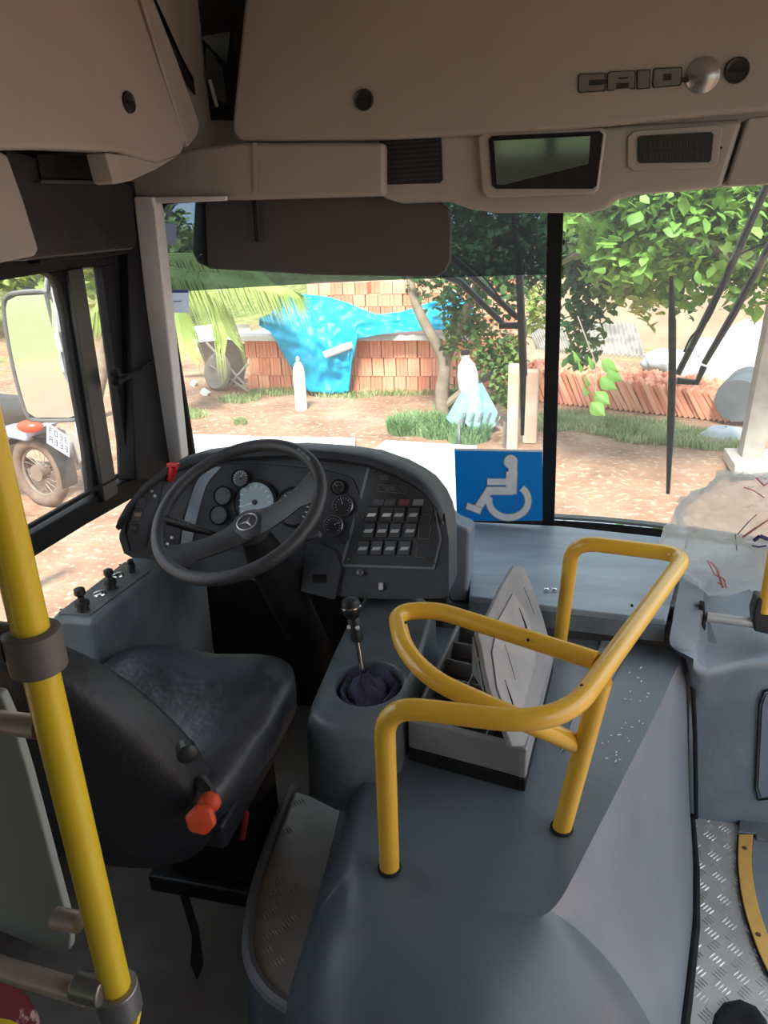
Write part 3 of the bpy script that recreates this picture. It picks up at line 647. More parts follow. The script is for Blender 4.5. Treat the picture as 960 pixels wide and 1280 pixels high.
for x, y in [(468,588),(537,627),(454,647),(436,699),(543,704)]:
    B().lathe([(.0035,0),(.003,.002)], DP(x,y,.010), nd, 10).build('screw', MC['gauge_ring_grey'], swp)
# lower fascia pieces
kp = patch([(377,680),(382,676),(425,690),(427,708),(420,750),(376,739)], .012, .012, 'key_panel', M_dash, db, 0, 6)
quad(391,718,408,728,.0135,.002,'latch_hole',M_rubber,kp)
B().lathe([(.009,0),(.009,.004),(.006,.006)], DP(450,716,.012), nd, 14).build('key_lock', MC['gauge_ring_grey'], db)
quad(474,728,479,736,.006,.006,'white_toggle',M_white,db)
B().lathe([(.013,0),(.013,.012),(.011,.015)], DP(437,751,.03), nd, 18).build('lighter_socket', M_chrome, db)
# left lobe switches
lp_ = patch([(158,662),(165,640),(185,612),(205,596),(196,640),(180,690),(160,688)], .006, .006, 'side_switch_panel', M_dashd, db, 0, 8)
for i, (x, y) in enumerate([(177,628),(172,645),(167,662)]):
    o = quad(x-6,y-7,x+6,y+6,.008,.005,'rocker_switch',M_sw,lp_,1.5,.001)
    quad(x-4,y-4,x+4,y,.0135,.001,'switch_lens',[M_lab1,MC['grey_panel_trim'],M_lab1][i] if i != 1 else mat('switch_lens_brown',(.4,.25,.18),.4,scale=9),o)
for x, y in [(190,614),(194,620),(215,672),(210,680)]: B().lathe([(.004,0),(.004,.004)], DP(x,y,.006), nd, 10).build('screw', M_signw, lp_)
# steering wheel
cw = at(297.5,634.5,'Y',1.50)
stw = thing('steering_wheel', 'black two-spoke bus steering wheel with round emblem on the hub', 'steering wheel', cw)
wn_ = Vector((-.1276,-.4868,.8642)).normalized(); u = Vector((1,0,0)); u = (u-wn_*u.dot(wn_)).normalized(); v = wn_.cross(u)
RW = .2035
B().tube([cw+(u*math.cos(2*PI*k/56)+v*math.sin(2*PI*k/56))*RW for k in range(56)], .0155, 14, closed=True).build('rim', M_wheel, stw, angle=80)
hubc = cw - wn_*.075
def wp(a, r, h=0): return cw+(u*math.cos(a)+v*math.sin(a))*r+wn_*h
a1 = math.radians(20); a2 = math.radians(229)
for a_ in (a1, a2):
    d_ = u*math.cos(a_)+v*math.sin(a_); q = wn_.cross(d_); rr = []
    for r, w, h in [(.0,.046,-.066), (.05,.038,-.062), (.10,.034,-.045), (.145,.036,-.022), (.175,.048,-.008), (.200,.075,0)]:
        c = cw+d_*r+wn_*h; rr.append([c-q*w, c-q*w*.5+wn_*.008, c+q*w*.5+wn_*.008, c+q*w, c+q*w*.6-wn_*.016, c-q*w*.6-wn_*.016, c-q*w])
    B().grid(rr).build('spoke', M_wheel, stw, angle=80)
B().lathe([(.02,-.05),(.045,-.04),(.047,-.012),(.041,-.006),(.030,-.004)], cw-wn_*.050, wn_, 32).build('hub', M_wheel, stw)
ec_ = cw+wn_*(-.0528)
em = B().tube([ec_+(u*math.cos(2*PI*k/32)+v*math.sin(2*PI*k/32))*.0255 for k in range(32)], .0022, 6, closed=True)
for k in range(3):
    a = math.radians(80+120*k); d_ = u*math.cos(a)+v*math.sin(a); q = wn_.cross(d_)
    em.add([ec_+q*.0035, ec_-q*.0035, ec_+d_*.0245, ec_+wn_*.003], [(0,2,3),(2,1,3),(1,0,3),(0,1,2)])
em.build('emblem', mat('emblem_silver', (.6,.6,.62), .3, .7, scale=9), stw, angle=20)
wear = B()
for a_, l in [(38,10),(46,6),(52,5)]:
    a = math.radians(a_); wear.tube([wp(a+math.radians(t), RW-.002, .0135) for t in (0, l/3, l*.66, l)], [.001,.0045,.004,.001], 6)
tag(wear.build('worn_patch', mat('worn_foam', (.16,.18,.2), .7, scale=40), stw), 'grey worn patches on the rim')
sc2 = thing('steering_column', 'dark steering column shroud below the wheel', 'steering column', hubc-wn_*.2)
col_dir = (-wn_*.7+Vector((0,.3,-.6))).normalized()
B().tube([hubc-wn_*.02, hubc+col_dir*.12, hubc+col_dir*.30, hubc+col_dir*.62], [.035,.05,.055,.05], 16).build('shroud', M_rubber, sc2)
st_ = spline([at(272,668,'Y',1.56), at(240,660,'Y',1.53), at(222,654,'Y',1.51), at(204,649,'Y',1.49)], 5)
stk = B().tube(st_, [.007+.005*min(1,k/7) for k in range(len(st_))], 12).build('stalk', M_blackp, sc2)
for t in (.45,.6,.75): B().box(st_[int(t*15)]+Vector((0,-.006,.010)), (.008,.005,.002)).build('stalk_mark', M_swt, stk)
B().tube([at(340,690,'Y',1.6), at(385,672,'Y',1.58), at(400,668,'Y',1.57)], .008, 10).build('stalk', M_dash, sc2)
# red cap
rc = thing('red_valve', 'small red capped pin at the left end of the dashboard hood', 'valve', DP(215,596,.01))
p0 = DP(213,600,.01); p1 = at(217,584,'Y',p0.y)
B().tube([p0,p1], [.010,.011], 12).build('stem', M_red, rc); B().box(p1+Vector((0,0,.006)), (.034,.014,.012)).build('cap', M_red, rc, bevel=.003)
# ================================================================== LEFT CONSOLE with air valves
lc = thing('side_console', 'dark grey side console under the driver window with knob plate', 'console', (-1.05,1.4,DF))
Zc = .80
tp = [at(x,y,'Z',Zc) for x, y in [(61,771),(118,776),(205,707),(155,690)]]
tp[2] = Vector((tp[2].x-.0, tp[2].y, Zc)); 
botm = [Vector((-1.18,1.24,DF)), Vector((tp[1].x-.03,1.27,DF)), Vector((tp[2].x-.02,1.78,DF)), Vector((-1.18,1.78,DF))]
top4 = [tp[0], tp[1], Vector((tp[2].x,1.78,Zc)), Vector((-1.10,1.78,Zc))]
b = B(); b.V = top4+botm; b.Fc = [(0,1,2,3),(7,6,5,4),(0,4,5,1),(1,5,6,2),(2,6,7,3),(3,7,4,0)]
b.build('console_body', M_cons, lc, bevel=.016, seg=3)
kpl = B().prism([at(x,y,'Z',Zc+.003) for x, y in [(72,766),(113,768),(187,713),(156,702)]], (0,0,-.003)).build('valve_plate', mat('valve_plate_grey', (.16,.165,.17), .4, .3, scale=8), lc, bevel=.001)
for x, y, s_ in [(104,762,1.0),(139,735,.9),(165,715,.6)]:
    p = at(x,y,'Z',Zc+.003)
    k_ = B().lathe([(.014*s_,0),(.013*s_,.010),(.017*s_,.012),(.017*s_,.022),(.008*s_,.026),(.007*s_,.034*s_),(.013*s_,.038*s_+.003),(.012*s_,.05*s_+.003),(.004,.054*s_+.003)], p, (0,0,1), 16).build('valve_knob', M_blackp, kpl)
for x, y, s_ in [(125,742,1),(148,719,.9)]: B().lathe([(.016*s_,0),(.015*s_,.003),(.009*s_,.004)], at(x,y,'Z',Zc+.003), (0,0,1), 18).build('switch_ring', M_chrome, kpl)
for x, y in [(76,762),(150,706)]: B().lathe([(.003,0),(.003,.001)], at(x,y,'Z',Zc+.003), (0,0,1), 8).build('screw', M_rubber, kpl)
# ================================================================== DRIVER SEAT
dsx = -.755
ds = thing('driver_seat', 'black vinyl driver seat with orange adjusting knob behind the yellow pole', 'seat', (dsx,1.1,DF))
def slab(c, sx_, sy, sz_, fn=None, nx=10, ny=10, pw=4):
    """superellipsoid cushion"""
    bl = B(); rr = []
    for i in range(1, 16):
        p = PI*i/16; row = []
        for k in range(28):
            w = 2*PI*k/28
            f = lambda t, e: math.copysign(abs(t)**e, t)
            v_ = Vector((f(math.sin(p),.55)*f(math.cos(w),.45)*sx_/2, f(math.sin(p),.55)*f(math.sin(w),.45)*sy/2, f(math.cos(p),.6)*sz_/2))
            row.append(v_)
        rr.append(row)
    vs = [v_ for r in rr for v_ in r]+[Vector((0,0,sz_/2)), Vector((0,0,-sz_/2))]; T = len(vs)-2
    fs = [(i*28+k, (i+1)*28+k, (i+1)*28+(k+1) % 28, i*28+(k+1) % 28) for i in range(14) for k in range(28)]
    fs += [(T,k,(k+1) % 28) for k in range(28)]+[(T+1,14*28+(k+1) % 28,14*28+k) for k in range(28)]
    if fn: vs = [fn(v_) for v_ in vs]
    return bl.add([Vector(c)+v_ for v_ in vs], fs)
def cush(v_):
    x, y, z = v_
    if z > 0: z += .018*(abs(x)/.25)**2 - .012*math.exp(-(x/.08)**2) + .02*(y/.25)
    return Vector((x*(1-.06*(y < -.1)), y, z))
slab((dsx,1.13,.645), .46, .46, .13, cush).build('seat_cushion', M_vinyl, ds, angle=80)
def bk_(v_):
    x, y, z = v_; w = 1-.42*max(0, (z-.02)/.33)**1.6; z2 = z - .10*(abs(x)/.25)**2.2*(z > 0)
    return Vector((x*w, y - z*.22 + .05*(abs(x)/.25)**2, z2))
slab((dsx-.085,.905,.735), .53, .12, .56, bk_).build('backrest', mat('black_seat_back', (.011,.012,.015), .5, col2=(.02,.022,.027), scale=5, bump=.2, bscale=40), ds, angle=80)
B().lathe([(.016,0),(.016,.02),(.011,.024)], at(232,935,'Y',.85), (.6,-.8,.1), 16).build('recline_pivot', M_blackp, ds)
B().box((dsx,1.14,.54), (.36,.34,.06)).build('seat_frame', M_blackp, ds, bevel=.01)
B().box((dsx,1.28,.33), (.24,.18,.36)).build('suspension', M_rubber, ds, bevel=.03)
B().box((dsx,1.30,DF+.02), (.32,.26,.05)).build('base', M_blackp, ds, bevel=.008)
kp_ = at(252,1023,'Y',.87); kd = Vector((.25,-.9,.3)).normalized()
kn = B(); kv = []
for r, h in [(.016,-.010),(.023,-.004),(.0245,.007),(.020,.013),(.010,.015)]:
    kv.append([kp_+kd*h+(kd.orthogonal().normalized()*math.cos(2*PI*k/24)+kd.cross(kd.orthogonal().normalized())*math.sin(2*PI*k/24))*r*(1+.06*math.cos(6*2*PI*k/24)) for k in range(24)])
kn.V = [p for r in kv for p in r]; kn.Fc = [(i*24+k, i*24+(k+1) % 24, (i+1)*24+(k+1) % 24, (i+1)*24+k) for i in range(4) for k in range(24)]+[tuple(range(96,120)), tuple(range(23,-1,-1))]
tag(kn.build('adjusting_knob', M_orange, ds), 'orange fluted adjusting knob')
B().ball(at(262,1003,'Y',.90), (.02,.018,.018), 14, 8).build('adjusting_knob', M_orange, ds)
B().tube([at(308,1016,'Y',1.06), at(303,1048,'Y',1.06)], .006, 8).build('lever', mat('dull_red_plastic', (.3,.02,.03), .5, scale=9), ds, bevel=0)
B().tube([at(250,975,'Y',.93), at(262,990,'Y',.92), at(262,1003,'Y',.90)], .012, 8).build('knob_arm', M_blackp, ds)
# ================================================================== LEFT YELLOW POLE, PARTITION, TUBES
px_, py_ = -.456, .495
yp = thing('grab_pole', 'bright yellow vertical grab pole at the left of the driver partition', 'pole', (px_,py_,.0))
B().tube([(px_,py_,.81),(px_,py_,ZC-.01)], .0165, 20).build('pole', M_yellow2, yp)
B().tube([(px_,py_,.0),(px_,py_,.81)], .014, 16).build('lower_pole', mat('grey_steel_tube', (.3,.3,.3), .35, .7, scale=9), yp)
wr = B()
for k in range(3): wr.tube([(px_+.0165*math.cos(a), py_+.0165*math.sin(a), .762+.012*k+.008*math.sin(a+k)) for a in [2*PI*q/14 for q in range(14)]], .004, 6, closed=True)
tag(wr.build('yellow_tape', M_yellow2, yp), 'torn yellow tape around the pole foot')
zc1 = at(30,810,'Y',py_).z
B().lathe([(.022,-.021),(.025,-.019),(.025,.019),(.022,.021)], (px_,py_,zc1), (0,0,1), 24).build('clamp', mat('grey_clamp', (.13,.125,.12), .5, scale=9), yp)
B().tube([(px_-.02,py_,zc1+.004),(px_-.16,py_,zc1+.004)], .019, 16).build('clamp_arm', MC['grey_clamp'], yp)
B().lathe([(.024,-.02),(.024,.02)], (px_,py_,.795), (0,0,1), 20).build('clamp', MC['grey_steel_tube'], yp, bevel=.003)
for x, y, l in [(72,912,.16),(120,1157,.05)]:
    p = at(x,y,'Y',py_+.0); p2 = p+Vector((-.0-l,0,.0))
    B().tube([p+Vector((-.02,0,0)), p2], .0115, 14).build('cross_tube', M_pinkt, yp)
pt = thing('partition_panel', 'pale grey driver partition panel left of the yellow pole', 'panel', (-.7,.5,.6))
B().prism([at(x,y,'Y',.515) for x, y in [(-120,850),(0,868),(14,900),(34,965),(88,1165),(87,1188),(74,1196),(0,1165),(-120,1130)]], (0,.012,0)).build('panel', M_panelg, pt, bevel=.003)
B().tube([at(-60,1188,'Y',.48), at(0,1210,'Y',.48), at(110,1243,'Y',.48)], .0125, 14).build('lower_tube', M_pinkt, pt)
B().lathe([(.016,-.018),(.016,.018)], at(112,1235,'Y',.48), (1,0,-.05), 16).build('clamp', MC['grey_steel_tube'], pt, bevel=.003)
rsd = thing('passenger_seat', 'dark red patterned passenger seat top at the bottom left corner', 'seat', (-.66,.40,.4))
slab(at(-60,1292,'Y',.62), .31, .09, .26).build('backrest', M_redseat, rsd, angle=80)
B().tube([at(-30,1282,'Y',.40), at(8,1288,'Y',.40), at(30,1300,'Y',.40)], .009, 10).build('handle', M_yellow2, rsd)
# ================================================================== OVERHEAD PANELS
YF = 2.0
of_ = thing('overhead_panel', 'wide beige overhead hatch panel with chrome lettering and two round locks', 'panel', at(640,90,'Y',YF))
B().prism([at(x,y,'Y',YF) for x, y in [(312,-90),(306,-10),(297,80),(290,150),(290,166),(300,177),(450,176),(700,163),(860,147),(1010,134),(1060,-90)]], (0,.04,0)).build('panel', M_beige, of_, bevel=.012, seg=4)
def lock(par, c, nv, r=.024):
    g = B().lathe([(r,0),(r,.004),(r*.9,.007),(r*.75,.004),(r*.7,.004)], c, nv, 24).build('lock', M_blackp, par)
    B().box(Vector(c)+Vector(nv).normalized()*.007, (r*1.2,.004,r*.25) if abs(Vector(nv).normalized().y) > .7 else (.004,r*1.2,r*.25)).build('lock_slot', M_rubber, g)
lock(of_, at(455,125,'Y',YF-.001), (0,-1,0)); lock(of_, at(921,88,'Y',YF-.001), (0,-1,0), .026)
# lettering: C A I O in rounded blocks, with a small globe disc
M_letd = mat('letter_dark', (.02,.02,.02), .5, scale=9); M_letg = mat('letter_silver', (.24,.22,.2), .4, .5, scale=9)  # near-black for letter outlines, counters and badge tail
def z8(x, y): return (700+x/3.692, 60+y/3.692)
def letpoly(pts, grow, off, th, bl, cen):
    cx, cy = cen
    bl.prism([at(*z8(cx+(x-cx)*grow, cy+(y-cy)*grow), 'Y', YF-off) for x, y in pts], (0,-th,0))
LT = [[[(88,132),(96,124),(205,120),(205,146),(135,149),(133,172),(205,168),(205,192),(196,196),(96,203),(87,192)]],
      [[(222,124),(236,113),(338,108),(345,116),(341,184),(318,186),(319,160),(262,164),(256,192),(221,194)]],
      [[(360,106),(412,104),(410,182),(358,187)]],
      [[(436,104),(446,98),(555,93),(560,100),(556,160),(548,170),(436,180),(430,172)]]]
cnt = {0:[[(134,148),(213,144),(213,169),(133,173)]], 1:[[(262,162),(319,160),(317,184),(257,190)],[(268,136),(315,133),(312,142),(268,145)]], 2:[], 3:[[(478,120),(516,118),(514,148),(476,151)]]}
for i, L in enumerate(LT):
    bo = B()
    for p in L:
        cen = (sum(a for a, _ in p)/len(p), sum(b_ for _, b_ in p)/len(p)); bo.prism([at(*z8(x+(5 if x > cen[0] else -5), y+(5 if y > cen[1] else -5)), 'Y', YF-.001) for x, y in p], (0,-.0015,0))
    lo = bo.build('letter_backing', M_letd, of_, smooth=False)
    b = B()
    for p in L: b.prism([at(*z8(x, y), 'Y', YF-.0025) for x, y in p], (0,-.003,0))
    b.build('letter', M_letg, lo, smooth=False)
    for p in cnt[i]: B().prism([at(*z8(x, y), 'Y', YF-.0055) for x, y in p], (0,-.0006,0)).build('letter_counter', M_letd, lo, smooth=False)
gc_ = at(*z8(660,126), 'Y', YF-.001)
B().lathe([(.036,0),(.036,.003),(.026,.010),(.012,.0135),(.001,.0145)], gc_, (0,-1,0), 32).build('globe_badge', mat('badge_silver', (.4,.4,.4), .25, .8, scale=9), of_)
B().prism([at(*z8(x, y), 'Y', YF-.006) for x, y in [(560,140),(585,132),(600,110),(640,66),(648,72),(622,110),(606,150),(585,160),(560,158)]], (0,-.002,0)).build('badge_tail', M_letd, of_, smooth=False)
# central lower module
YM = 2.03
cm = thing('visor_module', 'beige moulded strip above the windscreen with small mirror and display', 'overhead strip', at(700,200,'Y',YM))
B().prism([at(x,y,'Y',YM) for x, y in [(452,172),(470,235),(480,248),(500,254),(560,252),(590,262),(620,266),(735,266),(757,262),(772,250),(795,243),(903,234),(930,148),(700,160)]], (0,.09,0)).build('moulding', M_beige2, cm, bevel=.014, seg=4)
B().prism([at(x,y,'Y',YM) for x, y in [(935,147),(1040,135),(1040,225),(907,233)]], (0,.09,0)).build('moulding', M_beige2, cm, bevel=.006, seg=3)
mf = B().prism([at(x,y,'Y',YM-.001) for x, y in [(598,172),(606,166),(752,160),(758,168),(748,238),(742,243),(612,248),(604,242)]], (0,-.02,0)).build('mirror_surround', M_beige2, cm, bevel=.008, seg=3)
B().prism([at(x,y,'Y',YM-.022) for x, y in [(611,174),(615,170),(750,164),(754,168),(746,232),(741,236),(620,236),(615,232)]], (0,-.004,0)).build('mirror_bezel', M_rubber, cm, bevel=.002)
mc = at(684,202,'Y',YM-.027); mnv = Vector((.02,-1,-.11)).normalized()
def onm(x, y, o=0): return onp(x, y, mc+mnv*o, mnv)
B().prism([onm(x,y) for x, y in [(617,176),(738,170),(734,228),(621,231)]], mnv*.002).build('mirror_glass', M_mirror, cm, smooth=False)
lv = B().prism([at(x,y,'Y',YM-.001) for x, y in [(474,174),(552,168),(554,225),(550,229),(478,231)]], (0,-.004,0)).build('speaker_grille', M_blackp, cm, bevel=.002)
for k in range(9):
    y = 177+k*6; B().prism([at(x,yy,'Y',YM-.0055) for x, yy in [(480,y+1),(548,y-4),(548,y-2),(480,y+3)]], (0,-.002,0)).build('grille_slat', M_dashd, lv, smooth=False)
db_ = B().prism([at(x,y,'Y',YM-.001) for x, y in [(784,172),(792,164),(896,156),(903,162),(897,204),(888,210),(792,214),(784,208)]], (0,-.006,0)).build('display_bezel', M_beige, cm, bevel=.004, seg=3)
lc_ = B().prism([at(x,y,'Y',YM-.008) for x, y in [(797,173),(800,170),(889,165),(892,168),(889,200),(886,203),(800,204),(797,201)]], (0,-.003,0)).build('display', M_lcd, db_, bevel=.001)
sg_ = B()
for r_, yy in enumerate((178,192)):
    for k in range(10):
        if r_ == 0 and k in (0,3): continue
        x = 805+k*8.2; y = yy-(k*.35)
        for (dx0,dy0,dx1,dy1) in random.sample([(0,0,5,0),(0,4,5,4),(0,8,5,8),(0,0,0,8),(5,0,5,8)], 4):
            a_ = at(x+dx0,y+dy0,'Y',YM-.0112); b_ = at(x+dx1,y+dy1,'Y',YM-.0112); sg_.tube([a_,b_], .0008, 4)
tag(sg_.build('display_segments', M_lcdt, lc_, smooth=False), kind='stuff')
B().lathe([(.003,0),(.003,.002)], at(901,185,'Y',YM-.001), (0,-1,0), 8).build('screw', M_rubber, cm)
# seam on the casing left of the module
struct(B().prism([at(x,y,'Y',1.985) for x, y in [(316,178),(320,178),(322,240),(317,240)]], (0,.004,0)).build('trim_8', M_beige, smooth=False))
# big dark roller visor
vs = thing('sun_visor', 'large dark charcoal sun visor hanging across the top of the driver windscreen', 'visor', at(400,290,'Y',2.1))
vp = [(243,252),(250,244),(470,243),(478,246),(545,250),(560,260),(564,276),(563,326),(556,340),(545,346),(400,344),(262,336),(246,328),(240,315)]
B().prism([at(x,y,'Y',2.10) for x, y in vp], (0,.018,0)).build('visor_board', mat('visor_charcoal', (.075,.072,.077), .7, col2=(.085,.082,.087), scale=3), vs, bevel=.006, seg=3)
B().tube([at(317,243,'Y',2.08), at(319,270,'Y',2.08), at(321,302,'Y',2.08)], .006, 8).build('visor_arm', M_rubber, vs)
# driver's side overhead hatch
XP = -.95
lo_ = thing('side_hatch', 'beige hatch panel with round lock above the driver window', 'panel', at(120,90,'X',XP))
B().prism([at(x,y,'X',XP) for x, y in [(-90,-90),(150,-90),(172,-5),(205,95),(234,176),(228,193),(198,204),(150,190),(60,186),(0,187),(-90,193)]], (-.05,0,0)).build('panel', M_beige, lo_, bevel=.012, seg=4)
B().prism([at(x,y,'X',XP-.005) for x, y in [(153,-90),(180,-80),(193,0),(222,75),(250,155),(247,170),(236,184),(232,176),(207,97),(176,-5)]], (-.05,0,0)).build('panel_edge', M_beige2, lo_, bevel=.006, seg=3)
B().prism([at(x,y,'X',XP-.01) for x, y in [(132,190),(200,200),(228,193),(196,212),(165,226),(146,230),(142,228)]], (-.05,0,0)).build('panel_wedge', M_beige2, lo_, bevel=.005)
lock(lo_, at(160,128,'X',XP+.001), (1,0,0), .022)
fl_ = thing('corner_flap', 'narrow beige corner flap with small lock beside the dark gap', 'panel', at(220,50,'X',-1.0))
B().prism([at(x,y,'X',-1.02) for x, y in [(184,-90),(243,-90),(247,0),(251,60),(262,118),(268,134),(262,134),(228,75),(196,14)]], (-.03,0,0)).build('panel', M_beige2, fl_, bevel=.005)
B().prism([at(x,y,'X',-1.005) for x, y in [(191,-10),(196,14),(230,76),(264,136),(258,138),(250,128),(222,82)]], (-.004,0,0)).build('gap_shade', M_rubber, fl_, smooth=False)  # dark strip paints the shade of the open gap beside the flap
lock(fl_, at(241,40,'X',-1.018), (1,0,0), .016)
bl_ = thing('dark_corner_box', 'dark bluish corner compartment between the two overhead panels', 'compartment', at(275,60,'Y',2.12))
B().prism([at(x,y,'Y',2.12) for x, y in [(200,-100),(320,-100),(310,150),(262,150),(225,80)]], (0,.02,0)).build('back_panel', mat('dark_navy_panel', (.015,.018,.025), .4, scale=6), bl_)
B().prism([at(x,y,'Y',2.11) for x, y in [(253,46),(288,40),(284,78),(262,70)]], (0,-.004,0)).build('painted_reflection', mat('pale_blue_reflection', (.30,.36,.42), .3, .3, scale=12, contrast=(.3,.5)), bl_, smooth=False)  # pale patches paint reflections in front of the dark back panel
B().prism([at(x,y,'Y',2.11) for x, y in [(258,62),(278,84),(284,130),(270,124),(258,100)]], (0,-.004,0)).build('painted_reflection', mat('grey_reflection', (.16,.175,.19), .3, .3, scale=12), bl_, smooth=False)
B().tube([at(254,52,'Y',2.10), at(283,82,'Y',2.10)], .004, 6).build('rod', M_rubber, bl_)
B().tube([at(262,100,'Y',2.10), at(271,133,'Y',2.10)], .005, 6).build('rod', M_white, bl_)
# dark recess + vent above the side window, pale panel at the far left
rv = thing('window_pelmet', 'black pelmet with an open vent slot above the driver side window', 'pelmet', at(90,260,'X',-1.1))
B().prism([at(x,y,'X',-1.10) for x, y in [(8,186),(165,232),(172,300),(166,312),(50,324),(30,326)]], (-.05,0,0)).build('pelmet_board', M_blackp, rv, bevel=.006)
B().prism([at(x,y,'X',-1.085) for x, y in [(52,224),(142,226),(143,230),(52,229)]], (-.014,0,0)).build('vent_sill', M_dash, rv, bevel=.002)
B().prism([at(x,y,'X',-1.095) for x, y in [(46,192),(132,196),(140,225),(52,224)]], (-.003,0,0)).build('vent_slot', M_rubber, rv, smooth=False)
fp = thing('corner_cover', 'pale beige rounded cover at the far left above the side mirror', 'panel', at(15,260,'X',-1.05))
B().prism([at(x,y,'X',-1.06) for x, y in [(-90,190),(0,188),(10,194),(30,250),(49,312),(45,320),(0,329),(-90,345)]], (-.03,0,0)).build('panel', M_beige, fp, bevel=.006, seg=3)
# ================================================================== STICKERS ON THE GLASS
stk_ = thing('sticker', 'small white windscreen sticker with a blue top stripe, lower of two', 'sticker', at(220,375,'Y',2.05))
def wsp(x, y, o): 
    p = at(x,y,'Y',2.05)
    for _ in range(6): p = at(x,y,'Y', ws_y(p.x,p.z)-o)
    return p
B().grid([[wsp(x,y,.004) for x in (205,220,236)] for y in (362,376,391)], (0,.0008,0)).build('paper', MC.setdefault('sticker_white', leafmat('sticker_white', (.7,.76,.85), (.7,.76,.85), .75)), stk_, smooth=False)
B().grid([[wsp(x,y,.0052) for x in (206,220,235)] for y in (362.5,366)], (0,.0006,0)).build('stripe', mat('sticker_blue', (.03,.12,.4), .5, scale=9), stk_, smooth=False)
B().grid([[wsp(x,y,.0052) for x in (217,227)] for y in (376,377.4)], (0,.0004,0)).build('print_line', MC['print_grey'], stk_, smooth=False)
stk2 = tag(B().grid([[wsp(x,y,.008) for x in (199,210,220)] for y in (279,292,306)], (0,.0008,0)).build('sticker', MC['sticker_white'], None, smooth=False), 'upper white sticker behind the tinted band by the pillar', 'sticker')
# ================================================================== RIGHT SIDE: pole stub, clamp, tube, bag, entrance step
ep = thing('entrance_pole', 'yellow entrance grab pole with black clamp at the right edge', 'pole', at(957,780,'Y',1.86))
pb = at(962,775,'Y',1.86)
B().tube([(pb.x,pb.y,.52),(pb.x,pb.y,ZC-.01)], .0165, 18).build('pole', M_yellow2, ep) if False else B().tube([at(955,765,'Y',1.86), Vector((at(955,765,'Y',1.86).x,1.86,ZC-.01))], .015, 16).build('pole', M_yellow, ep)
B().prism([at(x,y,'Y',1.85) for x, y in [(947,748),(968,752),(972,796),(943,790),(941,768)]], (0,.05,0)).build('clamp', M_blackp, ep, bevel=.006, seg=3)
B().tube([at(883,771,'Y',1.87), at(944,779,'Y',1.87)], .0135, 14).build('cross_tube', mat('worn_white_tube', (.5,.5,.5), .35, .3, col2=(.4,.4,.4), scale=9), ep)
B().prism([at(x,y,'Y',1.868) for x, y in [(873,756),(879,758),(881,790),(874,788)]], (.008,.03,0)).build('bracket', M_rubber, ep, bevel=.002)
# plastic bag
def bagmat():
    m = bpy.data.materials.new('cloudy_bag_film'); m.use_nodes = True; nt = m.node_tree; nt.nodes.clear()
    o = nt.nodes.new('ShaderNodeOutputMaterial'); tr = nt.nodes.new('ShaderNodeBsdfTransparent'); df = nt.nodes.new('ShaderNodeBsdfTranslucent'); d2 = nt.nodes.new('ShaderNodeBsdfPrincipled')
    d2.inputs['Roughness'].default_value = .25; d2.inputs['Base Color'].default_value = (.75,.74,.73,1); df.inputs[0].default_value = (.8,.79,.78,1)
    m1 = nt.nodes.new('ShaderNodeMixShader'); m1.inputs[0].default_value = .5; nt.links.new(df.outputs[0], m1.inputs[1]); nt.links.new(d2.outputs[0], m1.inputs[2])
    m2 = nt.nodes.new('ShaderNodeMixShader'); m2.inputs[0].default_value = .42; nt.links.new(tr.outputs[0], m2.inputs[1]); nt.links.new(m1.outputs[0], m2.inputs[2]); nt.links.new(m2.outputs[0], o.inputs[0]); return m
pbag = thing('plastic_bag', 'crumpled translucent plastic bag with red and blue print on the right ledge', 'bag', at(930,740,'Y',2.0))
from mathutils import noise as NZ
bl = B(); bc = at(955,668,'Y',2.02); rr = []
M_bag = bagmat()
def bagp(p, w, s_=1):
    d_ = Vector((math.sin(p)*math.cos(w), math.sin(p)*math.sin(w), math.cos(p)))
    n_ = NZ.noise(d_*1.7+Vector((3,1,2)))*.35 + abs(NZ.noise(d_*4.5))*.22 + abs(NZ.noise(d_*9+Vector((5,5,5))))*.1
    s3 = 1+.45*max(0,-d_.x)*max(0,-d_.z+.1)
    q = Vector((d_.x*.245, d_.y*.13, d_.z*.185*(1.0 if d_.z < 0 else 1.05)))*(.86+n_)*s_
    return bc+q
for i in range(0, 41): rr.append([bagp(PI*(i+.3)/41.6, 2*PI*k/72) for k in range(73)])
bl.grid(rr).build('bag_film', M_bag, pbag, angle=50, fix=False)
def baglay(pts, w, m, nm):
    b = B(); 
    for a_, b_ in zip(pts, pts[1:]):
        P_ = [bagray(*a_), bagray(*b_)]
        b.tube(P_, w, 4)
    b.build(nm, m, pbag, smooth=False)
def bagray(x, y):
    best = None; r = ray(x, y).normalized()
    t = ((bc.y-.13)-CAM.y)/r.y; p0 = CAM+r*t
    for _ in range(12):
        d_ = (p0-bc); e = Vector((d_.x/.245, d_.y/.13, d_.z/.185)); L = e.length; e.normalize()
        p = math.acos(max(-1,min(1,e.z))); w = math.atan2(e.y, e.x); s_ = bagp(p, w); y_ = s_.y
        t += ((y_-.004)-p0.y)/r.y*.5; p0 = CAM+r*t
    return p0
M_pr = mat('red_print', (.6,.12,.12), .5, scale=9); M_pb = mat('navy_print', (.04,.05,.22), .5, scale=9); M_pk = mat('pink_print', (.65,.3,.28), .5, scale=9)
